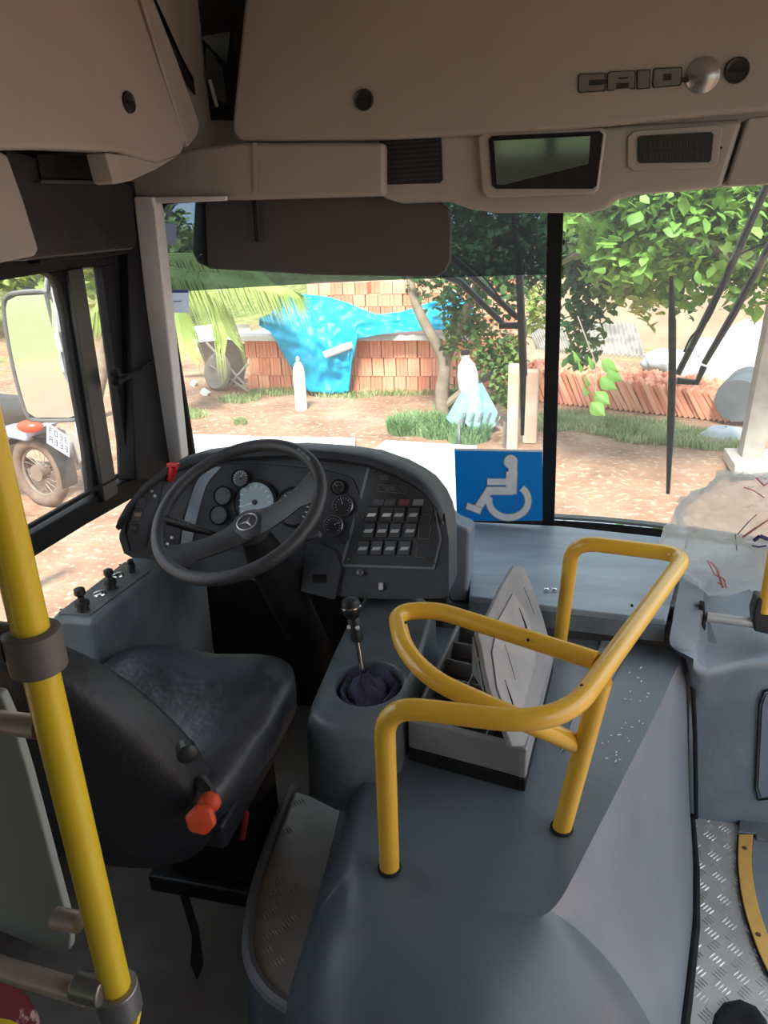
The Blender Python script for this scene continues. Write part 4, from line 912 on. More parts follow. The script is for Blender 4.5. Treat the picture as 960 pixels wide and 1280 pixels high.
for pts, m_, w in [([(884,700),(893,718),(905,724),(908,735)],M_pr,.0018), ([(888,702),(897,712),(904,735)],M_pk,.003), ([(897,728),(905,733)],M_pr,.0022), ([(928,672),(945,660),(960,650)],M_pk,.003), ([(922,668),(936,652),(946,643)],M_pb,.0014), ([(942,676),(950,670),(960,674)],M_pb,.005), ([(940,682),(948,684),(958,682)],M_pb,.002), ([(945,597),(955,607),(960,604)],M_pr,.002), ([(930,609),(942,613),(955,622)],M_pr,.0014), ([(919,668),(921,688)],M_letg,.0014)]:
    baglay(pts, w, m_, 'printed_mark')
# entrance step well with curved yellow nosing
es = thing('entrance_step', 'curved grey entrance step with yellow nosing strip at the right edge', 'step', at(950,1080,'Z',0))
inner = spline([at(x,y,'Z',.004) for x, y in [(941,1046),(939,1080),(944,1120),(955,1160),(975,1205),(1010,1250)]], 5)
outer_ = spline([at(x,y,'Z',.004) for x, y in [(923,1046),(922,1080),(927,1125),(940,1172),(958,1215),(990,1270)]], 5)
B().grid([inner, outer_], (0,0,.010)).build('nosing', mat('worn_yellow_strip', (.72,.42,.1), .5, col2=(.6,.33,.08), scale=14), es, bevel=.002)
B().tube([p+Vector((0,0,.004)) for p in outer_], .0035, 6).build('nosing_seal', M_rubber, es)
B().prism([at(x,y,'Z',.004) for x, y in [(925,1020),(1000,1002),(1000,1060),(945,1052),(944,1046),(922,1044)]], (0,0,.012)).build('corner_trim', M_cons, es, bevel=.003)
B().prism([p+Vector((.002,0,-.002)) for p in inner]+[Vector((1.1,inner[-1].y,.002)), Vector((1.1,inner[0].y,.002))], (0,0,.004)).build('tread_mat', M_grey, es, smooth=False)
for x, y in [(931,1060),(948,1168)]: B().lathe([(.006,0),(.005,.002)], at(x,y,'Z',.015), (0,0,1), 10).build('bolt', mat('rusty_bolt', (.15,.07,.03), .8, scale=9), es)
sh = thing('rubber_pad', 'black rounded rubber pad on the tread floor at the bottom right', 'pad', at(925,1275,'Z',0))
B().grid([[at(x,y,'Z',z) for x, y in row] for row, z in [([(886,1300),(893,1268),(905,1253),(925,1249),(945,1258),(958,1275),(966,1300)],.004), ([(890,1300),(897,1270),(907,1257),(925,1253),(943,1261),(955,1277),(962,1300)],.022), ([(896,1302),(903,1275),(911,1263),(925,1259),(939,1266),(950,1280),(955,1302)],.024), ([(910,1305),(913,1290),(919,1283),(925,1280),(932,1284),(938,1292),(940,1305)],.014), ([(923,1306),(924,1305),(925,1305),(925,1305),(926,1305),(927,1305),(928,1306)],.013)]], (0,0,-.003)).build('pad', M_rubber, sh)
# ================================================================== WIPERS (outside)
def wiper(label, blade, arms, elbow, hose):
    c = at(blade[0][0], blade[0][1], 'Y', 2.52); t = thing('wiper', label, 'wiper', c)
    bp = [at(x,y,'Y',2.51) for x, y in blade]
    B().tube(bp, [.006]+[.011]*(len(bp)-2)+[.006], 8).build('blade', M_rubber, t)
    B().tube([p+Vector((.004,.01,0)) for p in bp[1:-1]], .010, 8).build('blade_frame', M_blackp, t)
    for a_ in arms: B().tube([at(x,y,'Y',2.54) for x, y in a_], [.012]*(len(a_)-1)+[.010], 8).build('arm', M_blackp, t)
    B().tube([at(x,y,'Y',2.53) for x, y in elbow], .011, 8).build('elbow', M_blackp, t)
    B().tube(spline([at(x,y,'Y',2.53) for x, y in hose], 5), .0035, 6).build('hose', M_rubber, t)
wiper('black wiper left of the centre bar with two arms from upper left', [(641,268),(648,330),(651,400),(654,470),(653,544)], [[(520,280),(556,345),(575,352),(632,408)],[(538,290),(566,322),(648,398)]], [(624,407),(652,407)], [(570,318),(610,352),(635,390),(648,398)])
wiper('black wiper right of the centre bar with two arms from upper right', [(839,345),(840,400),(840,470),(838,540),(835,617)], [[(985,180),(955,240),(905,352),(847,468)],[(990,255),(955,320),(917,392),(880,455)]], [(880,458),(871,478),(846,476)], [(958,303),(915,325),(903,360),(885,400),(865,420),(855,440)])
# ================================================================== OUTSIDE MIRROR
om = thing('outside_mirror', 'tall rounded outside mirror with black rim seen through the driver window', 'mirror', at(60,440,'X',-1.62))
mo = [(5,385),(8,372),(20,366),(56,364),(66,372),(80,420),(96,478),(103,512),(100,521),(88,525),(45,525),(34,518),(22,480),(12,435)]
mcn = at(55,445,'X',-1.62); mn_ = Vector((.30,-.95,.0)).normalized()
outl = [onp(x,y,mcn,mn_) for x, y in mo]
B().prism(outl, -mn_*.05).build('mirror_housing', M_blackp, om, bevel=.01, seg=3)
cenm = sum(outl, Vector())/len(outl)
B().prism([cenm+(p-cenm)*.955+mn_*.001 for p in outl], mn_*.003).build('mirror_glass', M_mirror, om, smooth=False)
B().tube([p+mn_*.002 for p in spline(outl, 4, True)], .007, 8, closed=True).build('rim', mat('mirror_rim_grey', (.12,.12,.13), .4, scale=9), om)
B().tube([onp(x,y,mcn-mn_*.06,mn_) for x, y in [(62,350),(70,340),(112,330),(135,330)]], .013, 8).build('arm', M_blackp, om)
B().tube([onp(x,y,mcn-mn_*.06,mn_) for x, y in [(60,345),(78,420),(92,480),(100,520)]], .016, 8).build('arm', M_blackp, om)
B().prism([onp(x,y,mcn+mn_*.01,mn_) for x, y in [(88,478),(98,478),(104,508),(93,512)]], -mn_*.05).build('bracket', M_blackp, om, bevel=.004)
wrp = []
for i, (xa, xb, y) in enumerate([(56,72,346),(54,78,365),(60,84,390),(66,88,415),(72,92,440),(78,96,465),(84,100,478)]):
    wrp.append([onp(xa+(xb-xa)*k/6,y,mcn+mn_*(.012+.016*math.sin(k*1.9+i*1.3)),mn_) for k in range(7)])
B().grid(wrp).build('plastic_wrap', mat('grey_film', (.5,.52,.54), .3, col2=(.3,.32,.34), scale=25), om, fix=False)
# ================================================================== OUTSIDE
def groundmat():
    m = bpy.data.materials.new('red_dirt_and_grass'); m.use_nodes = True; nt = m.node_tree; p = nt.nodes['Principled BSDF']; L = nt.links
    g = nt.nodes.new('ShaderNodeNewGeometry'); n1 = nt.nodes.new('ShaderNodeTexNoise'); n1.inputs['Scale'].default_value = 1.1; n1.inputs['Detail'].default_value = 9; n1.inputs['Roughness'].default_value = .7
    L.new(g.outputs['Position'], n1.inputs['Vector'])
    r1 = nt.nodes.new('ShaderNodeValToRGB'); e = r1.color_ramp.elements; e[0].position = .3; e[0].color = (.17,.085,.05,1); e[1].position = .7; e[1].color = (.40,.27,.19,1)
    x = e.new(.5); x.color = (.30,.17,.11,1); L.new(n1.outputs[0], r1.inputs[0])
    n3 = nt.nodes.new('ShaderNodeTexNoise'); n3.inputs['Scale'].default_value = 14; n3.inputs['Detail'].default_value = 6; L.new(g.outputs['Position'], n3.inputs['Vector'])
    r3 = nt.nodes.new('ShaderNodeValToRGB'); r3.color_ramp.elements[0].position = .55; r3.color_ramp.elements[0].color = (0,0,0,1); r3.color_ramp.elements[1].position = .68; r3.color_ramp.elements[1].color = (.6,.6,.6,1); L.new(n3.outputs[0], r3.inputs[0])
    m3 = nt.nodes.new('ShaderNodeMix'); m3.data_type = 'RGBA'; L.new(r3.outputs[0], m3.inputs[0]); L.new(r1.outputs[0], m3.inputs[6]); m3.inputs[7].default_value = (.5,.42,.33,1)
    # grass mask: noise plus distance to the left / far away
    sx = nt.nodes.new('ShaderNodeSeparateXYZ'); L.new(g.outputs['Position'], sx.inputs[0])
    a = nt.nodes.new('ShaderNodeMath'); a.operation = 'MULTIPLY_ADD'; a.inputs[1].default_value = -.035; a.inputs[2].default_value = -.40; L.new(sx.outputs[0], a.inputs[0])
    b = nt.nodes.new('ShaderNodeMath'); b.operation = 'MULTIPLY_ADD'; b.inputs[1].default_value = .05; b.inputs[2].default_value = -.72; L.new(sx.outputs[1], b.inputs[0])
    mxx = nt.nodes.new('ShaderNodeMath'); mxx.operation = 'MAXIMUM'; L.new(a.outputs[0], mxx.inputs[0]); L.new(b.outputs[0], mxx.inputs[1])
    c = nt.nodes.new('ShaderNodeMath'); c.operation = 'MULTIPLY_ADD'; c.inputs[1].default_value = -.02; c.inputs[2].default_value = -.12; L.new(sx.outputs[1], c.inputs[0])
    mx2 = nt.nodes.new('ShaderNodeMath'); mx2.operation = 'MAXIMUM'; L.new(mxx.outputs[0], mx2.inputs[0]); L.new(c.outputs[0], mx2.inputs[1]); mxx = mx2
    n2 = nt.nodes.new('ShaderNodeTexNoise'); n2.inputs['Scale'].default_value = .6; n2.inputs['Detail'].default_value = 8; L.new(g.outputs['Position'], n2.inputs['Vector'])
    ad = nt.nodes.new('ShaderNodeMath'); ad.operation = 'ADD'; L.new(mxx.outputs[0], ad.inputs[0]); L.new(n2.outputs[0], ad.inputs[1])
    r2 = nt.nodes.new('ShaderNodeValToRGB'); r2.color_ramp.elements[0].position = .5; r2.color_ramp.elements[1].position = .7; L.new(ad.outputs[0], r2.inputs[0])
    n4 = nt.nodes.new('ShaderNodeTexNoise'); n4.inputs['Scale'].default_value = 5; n4.inputs['Detail'].default_value = 8; L.new(g.outputs['Position'], n4.inputs['Vector'])
    r4 = nt.nodes.new('ShaderNodeValToRGB'); r4.color_ramp.elements[0].position = .35; r4.color_ramp.elements[0].color = (.10,.13,.035,1); r4.color_ramp.elements[1].position = .65; r4.color_ramp.elements[1].color = (.26,.27,.10,1); L.new(n4.outputs[0], r4.inputs[0])
    m2 = nt.nodes.new('ShaderNodeMix'); m2.data_type = 'RGBA'; L.new(r2.outputs[0], m2.inputs[0]); L.new(m3.outputs[2], m2.inputs[6]); L.new(r4.outputs[0], m2.inputs[7])
    L.new(m2.outputs[2], p.inputs['Base Color']); p.inputs['Roughness'].default_value = .9
    bp = nt.nodes.new('ShaderNodeBump'); bp.inputs['Strength'].default_value = .5; bp.inputs['Distance'].default_value = .05; L.new(n3.outputs[0], bp.inputs['Height']); L.new(bp.outputs[0], p.inputs['Normal'])
    return m
M_ground = groundmat()
def gz(x, y):
    d = max(0, min(1, (max(-x-7, y-13, x-8))/14))
    z = GZ + d*d*2.2 + .03*NZ.noise(Vector((x*.7,y*.7,0)))
    q = Vector((x-at(865,598,'Z',GZ).x, y-at(865,598,'Z',GZ).y)); z -= .16*math.exp(-(q.x/.45)**2-(q.y/.22)**2)*(1 if abs(x) < 6 else 0)
    return z
gx = [-60,-45,-34,-26,-20]+[-16+.5*i for i in range(0, 57)]+[14,18,24,34,50]; gy = [-40,-28,-18,-12,-8]+[-5+.5*i for i in range(0, 45)]+[19,22,26,32,40,55]
gx = sorted(set(gx)); gy = sorted(set(gy))
struct(B().grid([[(x,y,gz(x,y)) for x in gx] for y in gy]).build('ground', M_ground, angle=180))
def gnd(x, y):
    p = G(x, y); 
    for _ in range(5): p = at(x, y, 'Z', gz(p.x, p.y))
    return p
M_brick = mat('hollow_clay_brick', (.74,.29,.18), .85, col2=(.80,.38,.26), scale=2.2, bump=.3, bscale=30, detail=6)
M_brick2 = mat('hollow_clay_brick_dark', (.62,.22,.13), .85, col2=(.68,.29,.19), scale=3, bump=.3, bscale=30)
M_brick3 = mat('hollow_clay_brick_pale', (.82,.42,.29), .85, col2=(.74,.34,.22), scale=3, bump=.3, bscale=30)
def brickmesh(w, d, h, m):
    """hollow brick: body with two shallow grooves on each broad side"""
    b = B(); pr = []
    for s_ in (-1, 1):
        xs = [-.5,-.22,-.18,-.02,.02,.18,.22,.5] ; 
        for k, x in enumerate(xs if s_ < 0 else xs[::-1]):
            dep = .012 if k in (2,5) else 0
            pr.append(Vector((x*w, s_*(d/2-(dep if k in (2,5) else 0)), 0)))
    b.prism(pr, (0,0,h)); return b.mesh('brick', m)
bms = [brickmesh(.175,.19,.225,m_) for m_ in (M_brick, M_brick, M_brick2, M_brick3)]
YB1 = gnd(420,490).y
xL = at(309,470,'Y',YB1).x; xR = at(646,470,'Y',YB1).x
zt1 = at(420,424,'Y',YB1).z
def stack(name, label, x0, x1, y0, z0, cols_h, rows, lay, seedv):
    rnd = random.Random(seedv)
    t = thing(name, label, 'bricks', ((x0+x1)/2, y0+lay*.1, z0)); n_ = int((x1-x0)/.185); st = (x1-x0)/n_
    for r_ in range(rows):
        for k in range(n_):
            for l in range(lay):
                if name and rnd.random() < .03 and r_ == rows-1: continue
                me = rnd.choice(bms); x = x0+st*(k+.5)+(r_ % 2)*st*.2
                mw = Matrix.Translation((x, y0+.1+l*.2+rnd.uniform(-.015,.015), z0+r_*cols_h)) @ Matrix.Rotation(rnd.uniform(-.04,.04),4,'Z') @ Matrix.Rotation(rnd.uniform(-.008,.008),4,'Y') @ Matrix.Diagonal((st/.185*rnd.uniform(.97,1.0),1,(cols_h-.006)/.225,1))
                inst('brick', me, t, mw)
    return t
zb = gz(-3, YB1)
stack('brick_stack', 'long low stack of orange hollow bricks under the white slab', xL, xR, YB1, zb-.02, (zt1-zb+.02)/3, 3, 2, 3)
slabz = zt1+.004; 
sl2 = B().prism([Vector((at(298,415,'Y',YB1).x, YB1-.22, slabz)), Vector((at(600,418,'Y',YB1).x, YB1-.22, slabz)), Vector((at(600,418,'Y',YB1).x, YB1+.8, slabz)), Vector((at(312,408,'Y',YB1).x, YB1+.8, slabz))], (0,0,.085))
tag(sl2.build('slab', mat('pale_concrete_slab', (.5,.48,.45), .7, col2=(.42,.4,.38), scale=5), None, bevel=.01), 'long pale concrete slab lying on the low brick stack', 'slab')
xa, xb = at(382,380,'Y',YB1+.3).x, at(650,380,'Y',YB1+.3).x
zt2 = at(480,352,'Y',YB1+.3).z; zs = slabz+.087
stack('brick_stack', 'upper stack of orange hollow bricks standing on the white slab behind the blue tarpaulin', xa, xb, YB1+.28, zs, (zt2-zs)/4, 4, 2, 5)
# blue tarpaulin
TT = [(324,398,407),(338,392,415),(346,384,428),(352,371,440),(372,368,472),(385,368,489),(410,371,492),(436,379,491),(440,381,455),(447,384,424),(470,393,419),(500,390,415),(540,377,413),(566,362,411),(592,384,410)]
rows = []
for k in range(75):
    x = 324+268*k/74; t0 = lerp1([(a_,b_) for a_, b_, _ in TT], x); t1 = lerp1([(a_,c_) for a_, _, c_ in TT], x); row = []
    for j in range(26):
        y = t0+(t1-t0)*j/25
        yy = YB1-.30 + (max(0, (418-y)/50)*.40)
        nn = NZ.noise(Vector((x*.045, y*.03, 0)))*.16 + NZ.noise(Vector((x*.14+y*.05, y*.06, 3)))*.07 + abs(NZ.noise(Vector((x*.03-y*.07, x*.02+y*.03, 7))))*.16
        row.append(at(x, y, 'Y', yy+nn*.9-.05))
    rows.append(row)
tag(B().grid(rows, (0,.006,0)).build('tarpaulin', mat('blue_tarpaulin', (.0,.33,.62), .45, col2=(.01,.45,.70), scale=2.5, bump=.8, bscale=12), None, angle=180), 'crumpled bright blue tarpaulin draped over the brick stacks', 'tarpaulin')
p_, q_ = at(405,444,'Y',YB1-.5), at(440,431,'Y',YB1-.35)
tag(B().tube([p_,q_], .055, 10).build('pipe', M_white), 'short white pipe leaning on the blue tarpaulin', 'pipe')
g_ = gnd(377,512)
bt_ = thing('marker_post', 'white round-topped marker post standing before the blue tarpaulin', 'post', g_)
B().lathe([(.085,0),(.085,.52),(.075,.60),(.05,.66),(.03,.68)], g_, (0,0,1), 16).build('post', M_white, bt_)
B().lathe([(.025,.68),(.028,.74),(.012,.76)], g_, (0,0,1), 10).build('neck', mat('grey_cap',(.4,.4,.4),.5,scale=9), bt_)
# leaning bricks on the right
lb0, lb1 = gnd(668,500), gnd(922,527)
lt_ = thing('leaning_bricks', 'row of orange flat bricks leaning against each other on the right', 'bricks', (lb0+lb1)/2)
dv_ = (lb1-lb0); Ln = dv_.length; dv_.normalize(); dp_ = Vector((-dv_.y, dv_.x, 0))
tm = B().box((0,0,.19), (.05,.19,.38)).mesh('brick', M_brick); tms = [tm, B().box((0,0,.19), (.05,.19,.38)).mesh('brick', M_brick2), B().box((0,0,.19), (.05,.19,.38)).mesh('brick', M_brick3)]
rnd = random.Random(9); az = math.atan2(dv_.y, dv_.x); nb = int(Ln/.068)
for k in range(nb):
    for l in range(4):
        p = lb0+dv_*(Ln*(k+.5)/nb)+dp_*(l*.215+rnd.uniform(-.02,.02)); p.z = gz(p.x, p.y)+.01
        hs = 1.38-.30*k/nb
        inst('brick', rnd.choice(tms), lt_, Matrix.Translation(p) @ Matrix.Rotation(az+rnd.uniform(-.03,.03),4,'Z') @ Matrix.Rotation(math.radians(-24-rnd.uniform(-3,5)-8*(k/nb)),4,'Y') @ Matrix.Diagonal((1,1,hs*rnd.uniform(.96,1.02),1)))
# two rounded concrete stubs at the left end of the leaning row and posts
for (x, y0, y1, w, lab) in [(640,566,455,.075,'pale orange square post between the wiper and the metal bench'), (662,553,462,.10,'short pale post just right of the left wiper blade')]:
    g_ = gnd(x,y0); zt_ = at(x+5,y1,'Y',g_.y).z
    tag(B().box((g_.x, g_.y, (g_.z+zt_)/2), (w*1.6, w*1.6, zt_-g_.z)).build('post', mat('pale_weathered_post', (.5,.33,.24), .8, col2=(.55,.45,.38), scale=4), None, bevel=.02), lab, 'post')
# corrugated sheets
def corr(label, px, Y, mm):
    a_, b_, c_, d_ = [at(x, y, 'Y', Y+dy) for x, y, dy in px]
    rows = []
    nrm_ = (b_-a_).cross(d_-a_).normalized()
    for j in range(5):
        row = []
        for k in range(0, 85):
            u_ = k/84; p = (a_.lerp(b_,u_)).lerp(d_.lerp(c_,u_), j/4) + nrm_*.022*math.sin(u_*2*PI*14); row.append(p)
        rows.append(row)
    t = B().grid(rows, nrm_*-.012).build('corrugated_sheet', mm, None, angle=80)
    tag(t, label, 'roof sheet'); return t
M_corr = mat('weathered_corrugated_sheet', (.32,.3,.28), .8, col2=(.16,.15,.14), scale=5)
corr('wavy grey corrugated sheet lying behind the leaning bricks, right one', [(722,402,1.0),(795,405,1.0),(806,447,.1),(728,441,.1)], 11.7, M_corr)
corr('wavy grey corrugated sheet just right of the centre bar, left one', [(655,398,1.0),(700,400,1.0),(716,442,.1),(670,436,.1)], 11.7, M_corr)
# metal bench frame
g_ = gnd(603,556)
mb = thing('metal_rack', 'low grey slatted metal rack at the foot of the tree', 'rack', g_)
for k in range(6): B().box(g_+Vector((-.24+.1*k,.1,.30)), (.03,.42,.02)).build('slat', MC['grey_steel_tube'], mb)
for sx_ in (-1,1):
    for sy_ in (-1,1): B().box(g_+Vector((sx_*.26,.1+sy_*.2,.15)), (.03,.03,.30)).build('leg', MC['grey_steel_tube'], mb)
# white jug with teal cloth
g_ = gnd(592,540); zj0 = at(590,490,'Y',g_.y).z; zj1 = at(582,450,'Y',g_.y).z
jt = thing('cloth_draped_stump', 'stump with upturned white jug and teal cloth beside the tree', 'jug', g_)
B().tube([g_, Vector((g_.x,g_.y,zj0+.05))], [.10,.07], 10).build('stump', mat('brown_wood', (.16,.12,.09), .9, scale=9), jt)
jx = at(584,470,'Y',g_.y).x
B().lathe([(.10,0),(.125,.06),(.125,.22),(.10,.33),(.05,.40),(.045,.45)], (jx+.03,g_.y,zj0), (-.12,0,1), 18).build('jug', M_white, jt)
B().lathe([(.05,.45),(.05,.50)], (jx+.03,g_.y,zj0), (-.12,0,1), 12).build('jug_cap', M_rubber, jt)
rr = []
for j in range(7):
    rr.append([Vector((g_.x+math.cos(2*PI*k/20)*(.12+.035*j*(1+.5*math.sin(k*1.3)))*.8, g_.y+math.sin(2*PI*k/20)*(.12+.03*j), zj0+.12-.085*j-(.05*math.sin(k*2.1)*j*.3))) for k in range(21)])
B().grid(rr, None).build('teal_cloth', mat('teal_cloth', (.2,.42,.42), .8, col2=(.28,.5,.5), scale=9), jt, fix=False, angle=180)
# leaves -----------------------------------------------------------------
def leafquad(b, p, d, n_, L, w):
    d = d.normalized(); s_ = d.cross(n_).normalized(); up = s_.cross(d)
    b.add([p, p+d*L*.3+s_*w+up*L*.05, p+d*L*.7+s_*w*.8+up*L*.02, p+d*L-up*L*.12, p+d*L*.7-s_*w*.8+up*L*.02, p+d*L*.3-s_*w+up*L*.05, p+d*L*.5-up*L*.03], [(0,1,6),(1,2,6),(2,3,6),(3,4,6),(4,5,6),(5,0,6)])
def rvec(r_): 
    while 1:
        v_ = Vector((r_.uniform(-1,1), r_.uniform(-1,1), r_.uniform(-1,1)))
        if .05 < v_.length < 1: return v_
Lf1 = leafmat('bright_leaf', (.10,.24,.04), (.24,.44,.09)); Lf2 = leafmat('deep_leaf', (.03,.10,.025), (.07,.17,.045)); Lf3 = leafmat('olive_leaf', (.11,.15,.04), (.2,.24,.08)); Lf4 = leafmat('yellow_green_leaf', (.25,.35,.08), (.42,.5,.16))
def crown(par, blobs, m, size, dens, seedv, name='foliage', shellk=.55):
    """blobs: (centre, radius vector). leaves gathered in small clusters inside each blob"""
    r_ = random.Random(seedv); b = B()
    for c, R in blobs:
        n_ = int(dens*R.x*R.z*1.0)+12
        for _ in range(n_):
            v_ = rvec(r_).normalized()*(r_.random()**shellk); cc = c+Vector((v_.x*R.x, v_.y*R.y, v_.z*R.z))
            for _ in range(5):
                p = cc+rvec(r_)*size*1.3; d = Vector((r_.uniform(-1,1), r_.uniform(-1,1), r_.uniform(-.9,.25)))
                s_ = size*r_.uniform(.6,1.25); leafquad(b, p, d, (Vector((0,0,1))+rvec(r_)*.7).normalized(), s_, s_*.36)
    return tag(b.build(name, m, par, angle=180, fix=False), kind='stuff')
def leafmeshes(m):
    out = []
    for k in range(3):
        b = B(); w_ = .36+.04*k; N_ = 12; prof = [0,.5,.85,1,.95,.78,.5,.22,0]
        rows_ = [[Vector((i_/8, sgn*w_*prof[i_]*f_, -.10*f_*f_*prof[i_]-.12*k*(i_/8)**2+.05*(1-f_))) for sgn, f_ in ((-1,1),(-1,.5),(1,0),(1,.5),(1,1))] for i_ in range(9)]
        b.grid(rows_); me = b.mesh('leaf', m, fix=False); me.shade_smooth(); out.append(me)
    return out
def near_leaves(par, pts, mm, size, r_):
    for p in pts:
        mw = Matrix.Translation(p) @ Matrix.Rotation(r_.uniform(0,2*PI),4,'Z') @ Matrix.Rotation(r_.uniform(-.2,1.2),4,'Y') @ Matrix.Rotation(r_.uniform(-.7,.7),4,'X') @ Matrix.Scale(size*r_.uniform(.7,1.25),4)
        inst('leaf', r_.choice(mm), par, mw)
M_bark = mat('grey_brown_bark', (.2,.155,.115), .9, col2=(.28,.23,.18), scale=7, bump=.5, bscale=30)
r_ = random.Random(21)
def bb(x, y, d, rx, ry=None, rz=None): return (atd(x,y,d), Vector((rx, ry or rx, rz or rx)))
# big leafy tree above right
tr1 = thing('leafy_tree', 'large bright green leafy tree hanging over the top right of the windscreen', 'tree', Vector((5.2,8.2,gz(5.2,8.2))))
b0 = Vector((5.2,8.2,gz(5.2,8.2)))
B().tube(spline([b0, b0+Vector((-.1,0,1.3)), b0+Vector((-.4,-.1,2.6)), b0+Vector((-1.2,-.2,3.6))], 5), [.16]*10+[.13]*5+[.11]*1, 10).build('trunk', M_bark, tr1)
for tgt in [atd(760,290,6.5), atd(860,270,5.8), atd(930,330,6.3), atd(700,330,6.6)]:
    s0 = b0+Vector((-1.1,-.2,3.5)); B().tube(spline([s0, s0.lerp(tgt,.5)+Vector((0,0,.35)), tgt], 5), [.07-.005*i for i in range(11)], 7).build('branch', M_bark, tr1)
bright = [bb(800,270,5.8,.45), bb(870,260,5.6,.5), bb(935,265,5.7,.45), bb(770,300,6.3,.38), bb(900,320,6.0,.38,.4,.3), bb(950,330,6.2,.35), bb(840,330,6.4,.35,.4,.35), bb(760,230,6,.5), bb(1000,260,5.8,.6), bb(880,200,5.7,.6), bb(955,200,5.7,.6)]
crown(tr1, bright, Lf1, .10, 520, 31)
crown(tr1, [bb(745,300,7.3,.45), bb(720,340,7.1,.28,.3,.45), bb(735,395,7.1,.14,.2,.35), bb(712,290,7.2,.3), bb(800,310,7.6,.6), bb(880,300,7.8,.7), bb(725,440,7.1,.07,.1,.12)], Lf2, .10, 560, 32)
crown(tr1, [bb(805,355,6.8,.22,.3,.32), bb(790,330,6.9,.25), bb(765,340,7,.2,.2,.25)], Lf4, .12, 300, 33)
lm1 = leafmeshes(Lf1)
pts = []
for c, R in bright[:7]:
    for _ in range(30):
        v_ = rvec(r_).normalized(); v_.y = -abs(v_.y); pts.append(c+Vector((v_.x*R.x, v_.y*R.y*1.05, v_.z*R.z)))
near_leaves(tr1, pts, lm1, .13, r_)
# drooping spray of large leaves
spn = spline([atd(722,395,5.0), atd(735,430,5.0), atd(745,460,5.0), atd(743,505,5.0)], 5)
B().tube(spn, .005, 5).build('twig', M_bark, tr1)
for x, y, a in [(722,452,200),(735,448,160),(752,450,20),(730,470,200),(750,472,-10),(728,482,190),(743,490,-60),(738,503,-90),(716,440,180),(758,462,20)]:
    inst('leaf', lm1[0], tr1, Matrix.Translation(atd(x,y,4.97)) @ Matrix.Rotation(math.radians(a/3),4,'Z') @ Matrix.Rotation(math.radians(35),4,'Y') @ Matrix.Rotation(1.0,4,'X') @ Matrix.Scale(.14,4))
# slim tree in the middle
g_ = gnd(552,522)
tr2 = thing('slim_tree', 'slim forked tree in front of the brick stacks with leaves over the wiper', 'tree', g_)
Yt = g_.y
tk = spline([at(553,524,'Y',Yt), at(552,490,'Y',Yt), at(556,458,'Y',Yt), at(549,436,'Y',Yt), at(533,408,'Y',Yt), at(520,380,'Y',Yt), at(513,350,'Y',Yt), at(508,300,'Y',Yt)], 4)
B().tube(tk, [.095-.0018*i for i in range(len(tk))], 10).build('trunk', M_bark, tr2)
B().tube(spline([at(556,456,'Y',Yt), at(566,430,'Y',Yt), at(580,395,'Y',Yt), at(600,350,'Y',Yt)], 5), .06, 8).build('branch', M_bark, tr2)
B().tube(spline([at(590,480,'Y',Yt), at(620,465,'Y',Yt), at(645,440,'Y',Yt), at(660,400,'Y',Yt)], 5), .05, 8).build('branch', M_bark, tr2)
B().tube(spline([at(553,510,'Y',Yt), at(575,492,'Y',Yt), at(592,480,'Y',Yt)], 5), .05, 8).build('branch', M_bark, tr2)
crown(tr2, [bb(572,385,9.5,.2,.3,.35), bb(565,425,9.5,.08,.1,.3), bb(610,440,9.2,.28,.3,.32), bb(640,440,9.2,.2,.2,.35), bb(590,400,9.6,.3), bb(628,480,9.2,.16,.2,.25)], Lf3 if False else leafmat('mid_leaf', (.08,.17,.04), (.2,.32,.09)), .08, 800, 41)
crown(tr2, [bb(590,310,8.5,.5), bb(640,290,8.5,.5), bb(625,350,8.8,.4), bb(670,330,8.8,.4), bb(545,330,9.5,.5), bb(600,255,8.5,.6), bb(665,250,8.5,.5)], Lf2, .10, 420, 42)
crown(tr2, [bb(668,385,8.6,.12,.2,.3)], Lf4, .10, 500, 43)
# palm on the left
g_ = Vector((-6.6,9.2,0)); g_.z = gz(g_.x, g_.y)
pm = thing('palm', 'coconut palm whose pale yellow-green fronds hang left of the bricks', 'palm', g_)
pc = atd(175,325,10.2)
B().tube(spline([g_, g_.lerp(pc,.5)+Vector((-.1,0,0)), pc], 6), .11, 10).build('trunk', M_bark, pm)
for i, (path, hang) in enumerate([([(175,325),(230,338),(300,348),(365,362)],.55), ([(175,330),(230,352),(262,372),(285,420)],.6), ([(170,335),(205,362),(222,395),(232,440)],.5), ([(170,330),(150,350),(120,380)],.5), ([(180,320),(250,318),(310,330),(345,356)],.5), ([(172,335),(192,368),(200,400),(202,445)],.45)]):
    ctr_ = spline([atd(x,y,10.2+.3*math.sin(i*2)) for x, y in path], 8)
    fr_ = B().tube(ctr_, [.022*(1-.8*k/len(ctr_)) for k in range(len(ctr_))], 6).build('frond', Lf4, pm)
    b = B()
    for k in range(3, int(len(ctr_)*3.2)-3):
        t_ = k/3.2; q = ctr_[int(t_)].lerp(ctr_[min(int(t_)+1, len(ctr_)-1)], t_-int(t_)); ax_ = (ctr_[min(int(t_)+1,len(ctr_)-1)]-ctr_[max(int(t_)-1,0)]).normalized()
        for s_ in (-1, 1):
            sd_ = ax_.cross(Vector((0,0,1))).normalized()*s_; L = 1.3*hang*(.6+.4*math.sin(PI*t_/len(ctr_)))*r_.uniform(.8,1.1)
            p1_ = q+sd_*L*.3+ax_*L*.35+Vector((0,0,-L*.15)); p2_ = q+sd_*L*.4+ax_*L*.6+Vector((0,0,-L*.8)); wv = ax_*.013
            b.add([q-wv, q+wv, p1_+wv, p1_-wv, p2_], [(0,1,2,3),(3,2,4)])
    tag(b.build('leaflet', Lf4, fr_, smooth=False, fix=False), kind='stuff')
